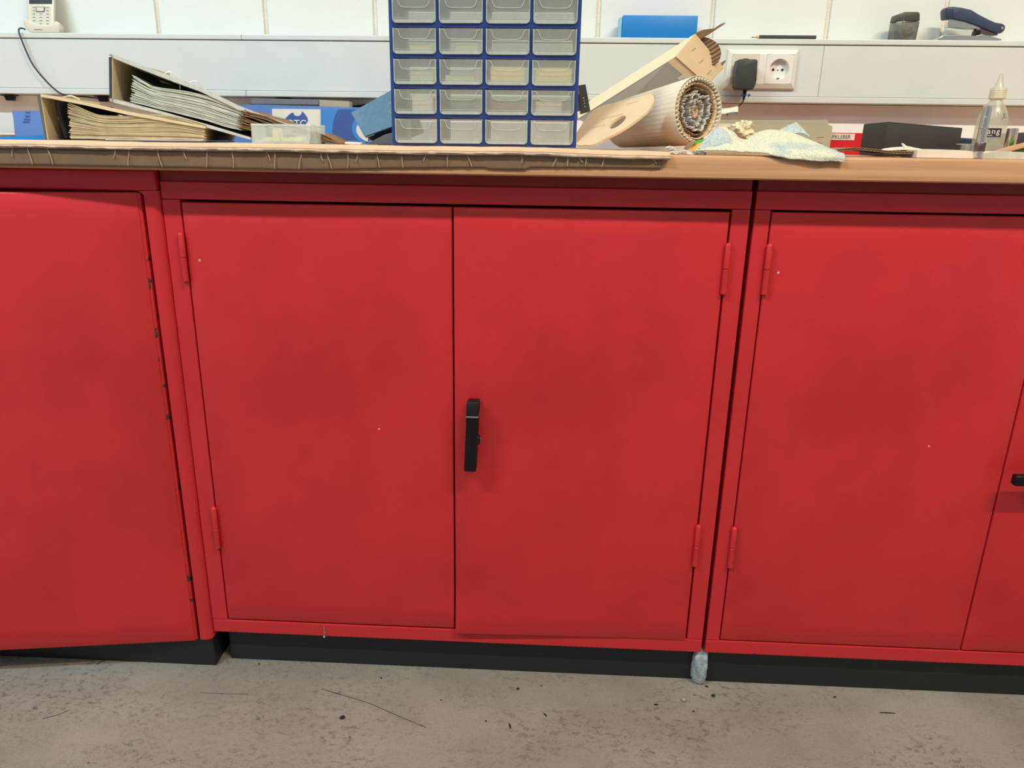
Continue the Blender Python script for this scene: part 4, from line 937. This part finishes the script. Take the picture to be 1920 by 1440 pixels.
# paper wedge with printed end
pw = thing('paper_slip', P(1365, 208, .33), 'curled white paper slip with a dark printed end, right of the cardboard roll', 'paper')
pr = [[Vector((P(1330, 262, .40).x, .40, WT1+.001)), P(1338, 204, .36), P(1352, 204, .35), P(1370, 202, .34), P(1384, 199, .33)], [Vector((P(1330, 262, .36).x, .36, WT1+.001)), P(1338, 216, .33), P(1355, 214, .325), P(1370, 211, .32), P(1384, 210, .315)]]
mesh('sheet', MB().grid([crv(r, 10) for r in pr]), 'paper', pw, smooth=True, solid=.0008)
mesh('printed_end', MB().prism(px([(1364, 212), (1382, 208.5), (1382, 214), (1366, 217)], .318), (0, .01, 0)), 'grey', pw)

# folders
for i, (pts, Y, lb) in enumerate((([(1350, 225), (1553, 225), (1553, 232), (1552, 276), (1350, 276)], .449, 'grey-beige card folder standing at the back, behind the front folder'), ([(1366, 231), (1535, 234), (1555, 234), (1561, 237), (1560, 244), (1555, 277), (1366, 277)], .430, 'grey-beige card folder with creases standing behind the felt rag'))):
    q = px(pts, Y)
    for v in q:
        if v.z < WT1+.004: v.z = WT1+.001
    f = thing('card_folder', (q[0].x+.08, Y, WT1), lb, 'folder', 'card folders behind the rag')
    mesh('front_board', MB().prism(q, (0, .0016, 0)), 'folder', f)
    mesh('inner_sheets', MB().prism([v+Vector((.001, .0018, -.003 if v.z > WT1+.01 else 0)) for v in q], (0, .010, 0)), 'pages_w', f)
    mesh('back_board', MB().prism([v+Vector((0, .013, 0)) for v in q], (0, .0016, 0)), 'folder', f)
    if i:
        for a_, b_ in (((1532, 258), (1545, 257)), ((1534, 267), (1541, 269))): mesh('crease', MB().tube([P(*a_, Y-.0002), P(*b_, Y-.0002)], .0005, 5), 'card_dark', f)
# cream curved sheet & tan tissue & packet
pts = [[P(1318, 256, .18), P(1330, 240, .20), P(1350, 232, .22), P(1385, 234, .24), P(1400, 240, .25)], [P(1320, 270, .15), P(1340, 262, .16), P(1365, 252, .17), P(1380, 250, .18), P(1395, 252, .19)]]
tag(mesh('paper_sheet', MB().grid([crv(r, 16) for r in pts]), 'paper', smooth=True, solid=.001), 'cream curved sheet of paper under the right end of the cardboard roll', 'paper')
ti = MB(); c0 = P(1392, 250, .12)
bm = bmesh.new(); bmesh.ops.create_icosphere(bm, subdivisions=4, radius=1)
for v in bm.verts:
    q = v.co.copy(); k = 1+.5*noise.noise(q*1.6)+.28*noise.noise(q*5)
    v.co = c0+Vector((q.x*.019, q.y*.022, q.z*.0175))*k
    v.co.z = max(v.co.z, WT1+.0005)
ti.bm(bm)
ts = thing('tissue', c0, 'crumpled tan paper towel with a green print between roll and rag', 'tissue')
mesh('wad', ti, 'tissue', ts)
mesh('green_print', MB().ball(P(1401, 234, .115), .004, 2, .5, (1.3, .4, .6)), 'green', ts)
pk = thing('snack_packet', P(1308, 272, .06), 'crumpled green and yellow packet under the cardboard roll', 'packet')
def crumple(rows, n, m, amp, k=0, fr=60):
    R_ = [crv(r, n) for r in rows]; out = []
    cols = [crv([R_[i][j] for i in range(len(rows))], m) for j in range(n)]
    for i in range(m):
        out.append([cols[j][i]+Vector((noise.noise(cols[j][i]*fr+Vector((k, 0, 0))), noise.noise(cols[j][i]*fr+Vector((0, k+5, 0))), noise.noise(cols[j][i]*fr+Vector((0, 0, k+9)))))*amp for j in range(n)])
    return out
mesh('green_end', MB().grid(crumple([[P(1298, 266, .06), P(1312, 262, .06), P(1330, 259, .06)], [P(1300, 272, .05), P(1314, 268, .05), P(1328, 266, .05)]], 12, 5, .0015)), 'green', pk, solid=.0008)
mesh('yellow_body', MB().grid(crumple([[P(1298, 273, .055), P(1312, 268, .05), P(1328, 265, .05)], [P(1292, 281, .035), P(1312, 281, .03), P(1330, 281, .03)]], 12, 5, .0015)), 'yellow', pk, solid=.0008)
mesh('dark_fold', MB().grid(crumple([[P(1281, 280, .05), P(1292, 268, .05), P(1301, 263, .05)], [P(1290, 281, .04), P(1297, 273, .04), P(1304, 267, .045)]], 10, 4, .001)), 'card_dark', pk, solid=.0006)
mb = MB()
for i in range(16):
    u = 1252+random.random()*70; c = P(u, 277+random.random()*2, .01); c.z = WT1+.001+.003*random.random()+(.006 if u < 1262 else 0)
    mb.ball(c, .0028+.002*random.random(), 1, .9, (1.6, 1, .6))
tag(mesh('plastic_shreds', mb, 'bubble'), 'white plastic shreds at the worktop edge right of the cardboard cover', 'scraps', kind='stuff')

# felt rag: one continuous crumpled cloth
rg = thing('felt_rag', (P(1450, 280, 0).x, .03, WT1), 'pale felt rag crumpled on the worktop edge with one corner hanging over', 'rag')
f_row = [P(1304, 281.5, -.010), P(1330, 282, -.018), P(1360, 283, -.024), P(1400, 283.5, -.032), P(1425, 286, -.040), P(1450, 291, -.0475), P(1480, 297, -.0490), P(1520, 301, -.050), P(1550, 301, -.050), P(1583, 305, -.051)]
m_row = [P(1313, 273, .004), P(1334, 262, .002), P(1362, 262, .002), P(1392, 274, .000), P(1420, 272, -.008), P(1450, 272, -.020), P(1480, 275, -.030), P(1520, 282, -.040), P(1555, 290, -.0478), P(1585, 296, -.050)]
c_row = [P(1320, 265, .02), P(1344, 241, .025), P(1372, 247, .025), P(1392, 266, .02), P(1420, 250, .035), P(1445, 246, .04), P(1480, 250, .035), P(1520, 266, .015), P(1555, 281, -.020), P(1584, 290, -.043)]
b_row = [P(1324, 270, .05), P(1352, 256, .06), P(1380, 260, .06), P(1400, 262, .07), P(1430, 252, .08), P(1460, 250, .08), P(1490, 254, .07), P(1525, 268, .05), P(1555, 280, .02), P(1578, 287, -.025)]
g_ = crumple([f_row, m_row, c_row, b_row], 90, 26, .0016, 3, 45)
g_ = [[q+Vector((0, 0, .0007*noise.noise(q*300))) for q in r] for r in g_]
mesh('cloth', MB().grid(g_), 'felt', rg, smooth=True, solid=.0022)
pk_ = crumple([[P(1440, 252, .055), P(1462, 244, .06), P(1480, 235, .06), P(1493, 229, .06)], [P(1448, 262, .05), P(1475, 256, .05), P(1500, 250, .05), P(1520, 258, .05)]], 24, 10, .0012, 8, 45)
o = mesh('folded_corner', MB().grid(pk_), 'felt_blue', rg, smooth=True, solid=.0022); o['label'] = 'blue-grey corner sticking up at the back'
bl = crumple([[P(1306, 280, -.009), P(1335, 281, -.013), P(1375, 281, -.016)], [P(1322, 262, -.002), P(1342, 257, -.004), P(1368, 258, -.003)], [P(1334, 249, .012), P(1344, 240, .016), P(1362, 246, .016)]], 26, 12, .0014, 2, 50)
o = mesh('bluish_fold', MB().grid(bl), 'felt_blue', rg, smooth=True, solid=.0018); o['label'] = 'blue-grey fold at the left end'

# red box with label
YR = .468
ra = px([(1540, 249), (1620, 250)], YR); zr1 = ra[0].z
rb = thing('red_box', (ra[0].x+.03, YR+.03, WT1), 'red card box with a white lettered label, between the folders and the black box', 'box')
xr0, xr1 = P(1500, 260, YR).x, P(1622, 260, YR).x
mesh('body', MB().box(xr0, xr1, YR, YR+.07, WT1+.0002, P(1580, 249, YR).z, .0006), 'redbox', rb)
la, lz = P(1603, 251, YR), P(1603, 263, YR)
mesh('label', MB().box(la.x-.092, la.x, YR-.0012, YR-.0002, lz.z, la.z), 'label', rb)
tp_ = P(1594.5, 261, YR-.0014)
text('AUFKLEBER', (la.z-lz.z)*.84, (tp_.x, YR-.0014, lz.z+(la.z-lz.z)*.22), 'ink', rb, align='RIGHT', ext=.0001, sx=.92)
# black box, corner towards the camera
K1 = PZ(1655, 281, WT1) if False else P(1657, 279, .15); K1.z = WT1+.0012
h_ = P(1661, 228, .15).z-K1.z
K0 = P(1613, 276, .28); K0.z = K1.z
K2 = P(1797, 282, .45); K2.z = K1.z
K3 = K0+K2-K1
bb2 = thing('black_box', (K1+(K3-K1)*.5), 'matt black long card box with one corner towards the front', 'box')
mesh('body', MB().prism([K1, K2, K3, K0], (0, 0, h_*.97), .0010, 2), 'blackbox', bb2, smooth=True)
bq_ = [K1, K2, K3, K0]; cen = (K1+K3)/2
mesh('lid_panel', MB().prism([cen+(q-cen)*.992+Vector((0, 0, h_*.971)) for q in bq_], (0, 0, .0012)), 'blackbox', bb2)
q = px([(1785, 257), (1832, 260), (1832, 277), (1785, 277)], .46)
tag(mesh('navy_pouch', MB().prism(q, (0, .05, 0), .002), 'navy'), 'small dark navy box half hidden behind the steel ring', 'box')
# steel ring
rc2 = P(1818, 283, .13); rc2.z = WT1+.0008
rh = P(1818, 270, .13).z-rc2.z
rg2 = MB().lathe([(.0190, 0), (.0200, .001), (.0200, rh-.001), (.0190, rh), (.016, rh), (.015, rh-.001), (.015, .001), (.016, 0), (.0190, 0)], rc2, 40, cap=False)
tag(mesh('steel_ring', rg2, 'ring', smooth=True), 'short polished steel ring lying on the worktop left of the bottle', 'ring')
# squeeze bottle
YBt = .27
b0 = P(1851, 283, YBt); bz = WT1+.001; bx = P(1850, 279, YBt).x
def bzv(v): return P(1866, v, YBt).z
rs = lambda w_: w_/2/(F/ (YBt-CAM.y)*.955)
bt = thing('squeeze_bottle', (bx, YBt, bz), 'translucent squeeze bottle with yellowed cap and nozzle, black label', 'bottle')
scale = F/((YBt-CAM.y)*1.0)*1.0
R_ = .0236
body = [(R_*.90, bz), (R_, bz+.003), (R_*1.03, bz+.02), (R_*1.0, bzv(245)), (R_*.98, bzv(225)), (R_*.86, bzv(212)), (R_*.66, bzv(200)), (R_*.46, bzv(192)), (R_*.36, bzv(187)), (R_*.34, bzv(183))]
mesh('body', MB().lathe([(r, z) for r, z in body], (bx, YBt, 0), 40, cap=True), 'bottle', bt, smooth=True)
mesh('cap', MB().lathe([(.0100, bzv(187)), (.0130, bzv(184.5)), (.0124, bzv(182)), (.0122, bzv(166)), (.0110, bzv(164)), (.007, bzv(163))], (bx, YBt, 0), 36), 'cap', bt, smooth=True)
for i in range(4):
    z = bzv(182-i*4.2); mesh('cap_ring', MB().tube([(bx+.0124*math.cos(a), YBt+.0124*math.sin(a), z) for a in [2*math.pi*k/24 for k in range(25)]], .0005, 5), 'cap', bt)
mesh('nozzle', MB().lathe([(.0085, bzv(165)), (.0066, bzv(160)), (.0042, bzv(150)), (.0030, bzv(143)), (.0020, bzv(137)), (.0015, bzv(136.6))], (bx, YBt, 0), 24), 'bottle', bt, smooth=True)
# curved black label
lz0, lz1 = bzv(257), bzv(241)
def arc(a0, a1, z0, z1, r, n=18): return [[(bx+r*math.sin(a0+(a1-a0)*i/n), YBt-r*math.cos(a0+(a1-a0)*i/n), z) for i in range(n+1)] for z in (z0, z1)]
mesh('label', MB().grid(arc(-1.18, .20, lz0, lz1, R_*1.05)), 'ink', bt, solid=.0003)
for ch, a in zip('tang', (-.84, -.57, -.30, -.03)):
    text(ch, .0125, (bx+R_*1.062*math.sin(a), YBt-R_*1.062*math.cos(a), lz0+.0048), 'print_white', bt, align='CENTER', ext=.0001, rotz=a, name='letter')
mesh('label_line', MB().grid(arc(-1.0, -.35, lz0+.0018, lz0+.0027, R_*1.062, 8)), 'print_white', bt, solid=.0002)
mesh('pen_scribble', MB().tube([P(1881, 212, YBt-.026), P(1885, 222, YBt-.026)], .0005, 5).tube([P(1885, 212, YBt-.026), P(1880, 223, YBt-.026)], .0005, 5).tube([P(1870, 210, YBt-.03), P(1872, 216, YBt-.03)], .0004, 5), 'grey', bt)
# steel pins
YN = .02
pz0 = WT1+.0006; c = P(1835, 287, YN)
def pinz(v, Y): return P(1845, v, Y).z
pin = thing('steel_pin', (c.x, YN, pz0), 'tall stepped polished steel pin standing in front of the bottle', 'pin')
cx_ = P(1834.5, 289, YN).x
mesh('foot', MB().lathe([(.0052, pz0), (.0060, pz0+.0006), (.0060, pinz(284.5, YN))], (cx_, YN, 0), 28), 'steel', pin, smooth=True)
mesh('collar', MB().lathe([(.0066, pinz(284.3, YN)), (.0070, pinz(283.5, YN)), (.0070, pinz(268.5, YN)), (.0066, pinz(267.5, YN))], (cx_, YN, 0), 28), 'steel_dark', pin, smooth=True)
mesh('shaft', MB().lathe([(.0060, pinz(267.3, YN)), (.0060, pinz(220.6, YN)), (.0056, pinz(220.2, YN)), (.0056, pinz(219.6, YN)), (.0060, pinz(219.2, YN)), (.0060, pinz(199, YN)), (.0054, pinz(198, YN))], (cx_, YN, 0), 28), 'steel', pin, smooth=True)
mesh('snap_ring', MB().tube([(cx_+.0062*math.cos(a), YN+.0062*math.sin(a), pinz(241, YN)) for a in [2*math.pi*k/24 for k in range(25)]], .0004, 5).tube([P(1845, 241, YN-.004), P(1841, 243, YN-.004), P(1839, 252, YN-.004)], .0004, 5), 'steel_dark', pin)
YN2 = .14; cx2 = P(1891, 283, YN2).x
tag(mesh('steel_pin', MB().lathe([(.0070, WT1+.0006), (.0078, WT1+.002), (.0078, P(1900, 241, YN2).z), (.0068, P(1900, 240, YN2).z)], (cx2, YN2, 0), 28), 'steel', smooth=True), 'shorter plain steel pin standing right of the bottle', 'pin')
q = px([(1880, 252), (1905, 250), (1990, 246), (1990, 279), (1880, 279)], .36)
for v in q[3:]: v.z = WT1+.0008
tag(mesh('black_case', MB().prism(q, (0, .08, 0), .0015), 'blackbox', smooth=True), 'black case behind the shorter pin, cut by the right edge', 'case')
# scraps on the right
q = [[P(1568, 283, .05), P(1610, 279, .06), P(1660, 281, .06), P(1700, 284, .05), P(1745, 284.5, .04)], [P(1580, 279.5, .12), P(1620, 277.5, .13), P(1670, 279, .13), P(1700, 281, .12), P(1740, 282, .11)]]
cs_ = thing('cardboard_scrap', P(1650, 283, .06), 'torn corrugated cardboard scrap lying in front of the black box', 'cardboard')
path = [P(1568, 282.5, .03), P(1590, 280, .03), P(1612, 279.5, .03), P(1640, 281.5, .03), P(1670, 285, .03), P(1700, 286, .03), P(1728, 285, .03), P(1747, 283.5, .03)]
for v in path: v.z = max(v.z, WT1+.0032)
mesh('board', corr_sheet(path, (0, 1, 0), .07), 'card_dark', cs_, solid=.0007)
wt = crumple([[P(1650, 283, .055), P(1680, 281, .05), P(1712, 281, .05), P(1745, 284, .05)], [P(1655, 279, .08), P(1688, 276, .08), P(1705, 276, .08), P(1740, 282, .08)]], 22, 8, .0008, 4)
to_ = thing('torn_paper', P(1700, 282, .06), 'torn cream paper with an upright spike, on the corrugated scrap', 'paper')
mesh('sheet', MB().grid(wt), 'paper', to_, solid=.0008)
mesh('spike', MB().prism(px([(1691, 269), (1694, 268.5), (1700, 273.5), (1712, 276), (1722, 281), (1696, 280), (1695, 276)], .052), (0, .003, .0), .0004), 'paper', to_)
q = px([(1720, 281), (1760, 280), (1800, 281.5), (1827, 284), (1827, 288.5), (1720, 286)], .02)
for v in q[4:]: v.z = WT1+.0006
tag(mesh('paper_stack', MB().prism(q, (0, .05, 0)), 'label'), 'thin pinkish-white paper stack lying left of the tall steel pin', 'paper')
q = px([(1842, 288), (1870, 284), (1895, 284), (2000, 289), (2000, 291), (1842, 290)], .03)
for v in q: v.z = max(v.z, WT1+.0005)
for v in q[4:]: v.z = WT1+.0003
tag(mesh('paper_sheet', MB().prism(q, (0, .05, 0)), 'pages_w'), 'grey-pink sheet lying right of the tall steel pin', 'paper')
q = px([(1878, 286), (1920, 273), (1990, 256), (1990, 262), (1920, 277), (1884, 287)], .05)
tag(mesh('wood_strip', MB().prism(q, (0, .03, 0)), 'wood'), 'thin wooden strip slanting up at the right edge', 'strip')
q = px([(1892, 285.5), (1920, 279), (1990, 266), (1990, 287), (1920, 287)], .06)
tag(mesh('green_pad', MB().prism(q, (0, .05, 0)), 'green'), 'green pad under the slanting wooden strip', 'pad')

# ================================================================== FLOOR LEVEL
fp = MB(); c = P(1306, 1248, .012)
bm = bmesh.new(); bmesh.ops.create_icosphere(bm, subdivisions=4, radius=1)
for v in bm.verts:
    q = v.co.copy(); k = 1+.16*noise.noise(q*1.7)+.10*noise.noise(Vector((q.x*2, q.y*2, q.z*6)))
    n4 = abs(q.x)**4+abs(q.y)**4+abs(q.z)**4; sq = n4**-.25
    v.co = Vector((q.x*.0128, q.y*.013, q.z*.036))*(k*(.10+.90*sq))+Vector((.3105, .016, .0365))
    v.co.z = max(v.co.z, .0008); v.co.z = min(v.co.z, .0722)
    if v.co.x > .3095: v.co.x = min(v.co.x, .3235)
fp.bm(bm)
tag(mesh('fleece_wad', fp, 'fleece', smooth=True), 'grey-blue fleece wad stuffed between the two right-hand plinths', 'wad')
def flake(u, v, a, b, lb, m='dark', h=.0015, rot=0):
    c = PZ(u, v, 0); mb = MB().ball((0, 0, 0), 1, 2, .5, (a, b, h)); R = Matrix.Rotation(rot, 3, 'Z')
    mb.v = [R @ q+c+Vector((0, 0, h*.9)) for q in mb.v]
    tag(mesh('debris_chip', mb, m), lb, 'chip', 'debris on the floor')
flake(1337, 1305, .0035, .0035, 'black three-cornered chip on the floor below the fleece wad')
flake(1325, 1288, .003, .0015, 'tiny black chip on the floor right under the fleece wad', rot=-.6)
flake(1230, 1322, .004, .0014, 'flat black chip on the floor left of the pale pebble')
flake(1300, 1335, .0014, .0014, 'black speck on the floor below the pale pebble')
flake(971, 1292, .0025, .0025, 'dark chip on the floor near the middle, close to the plinth')
flake(956, 1362, .0012, .0065, 'thin dark sliver on the floor near the bottom middle', rot=.25)
flake(1022, 1341, .0010, .0045, 'fine dark sliver on the floor, right of the middle', rot=.7)
flake(642, 1346, .0045, .004, 'dark crumb on the floor left of the middle, largest one', rot=.5)
flake(1664, 1337, .014, .0013, 'long thin black sliver on the floor before the right cabinet', h=.0006)
flake(486, 1246, .0018, .0014, 'small dark crumb on the floor beside the left plinth gap')
flake(715, 1272, .0014, .0014, 'small dark crumb on the floor left of the plinth middle')
flake(911, 1353, .0013, .0013, 'small round black crumb on the floor left of the thin sliver')
flake(1565, 1308, .0025, .0012, 'brown crumb on the floor before the right plinth')
pe = MB().ball(PZ(1282, 1315, 0)+Vector((0, 0, .0032)), .0036, 3, .25)
tag(mesh('pebble', pe, 'stone', smooth=True), 'small round pale pebble on the floor below the fleece wad', 'pebble')
def hair(pts, lb, r=.0004):
    q = [PZ(u, v, 0)+Vector((0, 0, r)) for u, v in pts]
    tag(mesh('scratch_fibre', MB().tube(crv(q, 16), r, 5), 'dark'), lb, 'fibre', 'fibres on the floor')
hair([(603, 1292), (640, 1303), (680, 1315), (700, 1322), (745, 1342), (798, 1364)], 'long dark hair-thin line on the floor left of the middle', .0004)
hair([(80, 1348), (110, 1340), (128, 1332)], 'short dark hair-thin line on the floor at the left')
hair([(182, 1246), (190, 1241), (197, 1240)], 'short dark fibre on the floor by the left plinth', .0007)
hair([(375, 1299), (420, 1301), (465, 1302)], 'faint straight fibre on the floor below the left plinth gap', .0003)
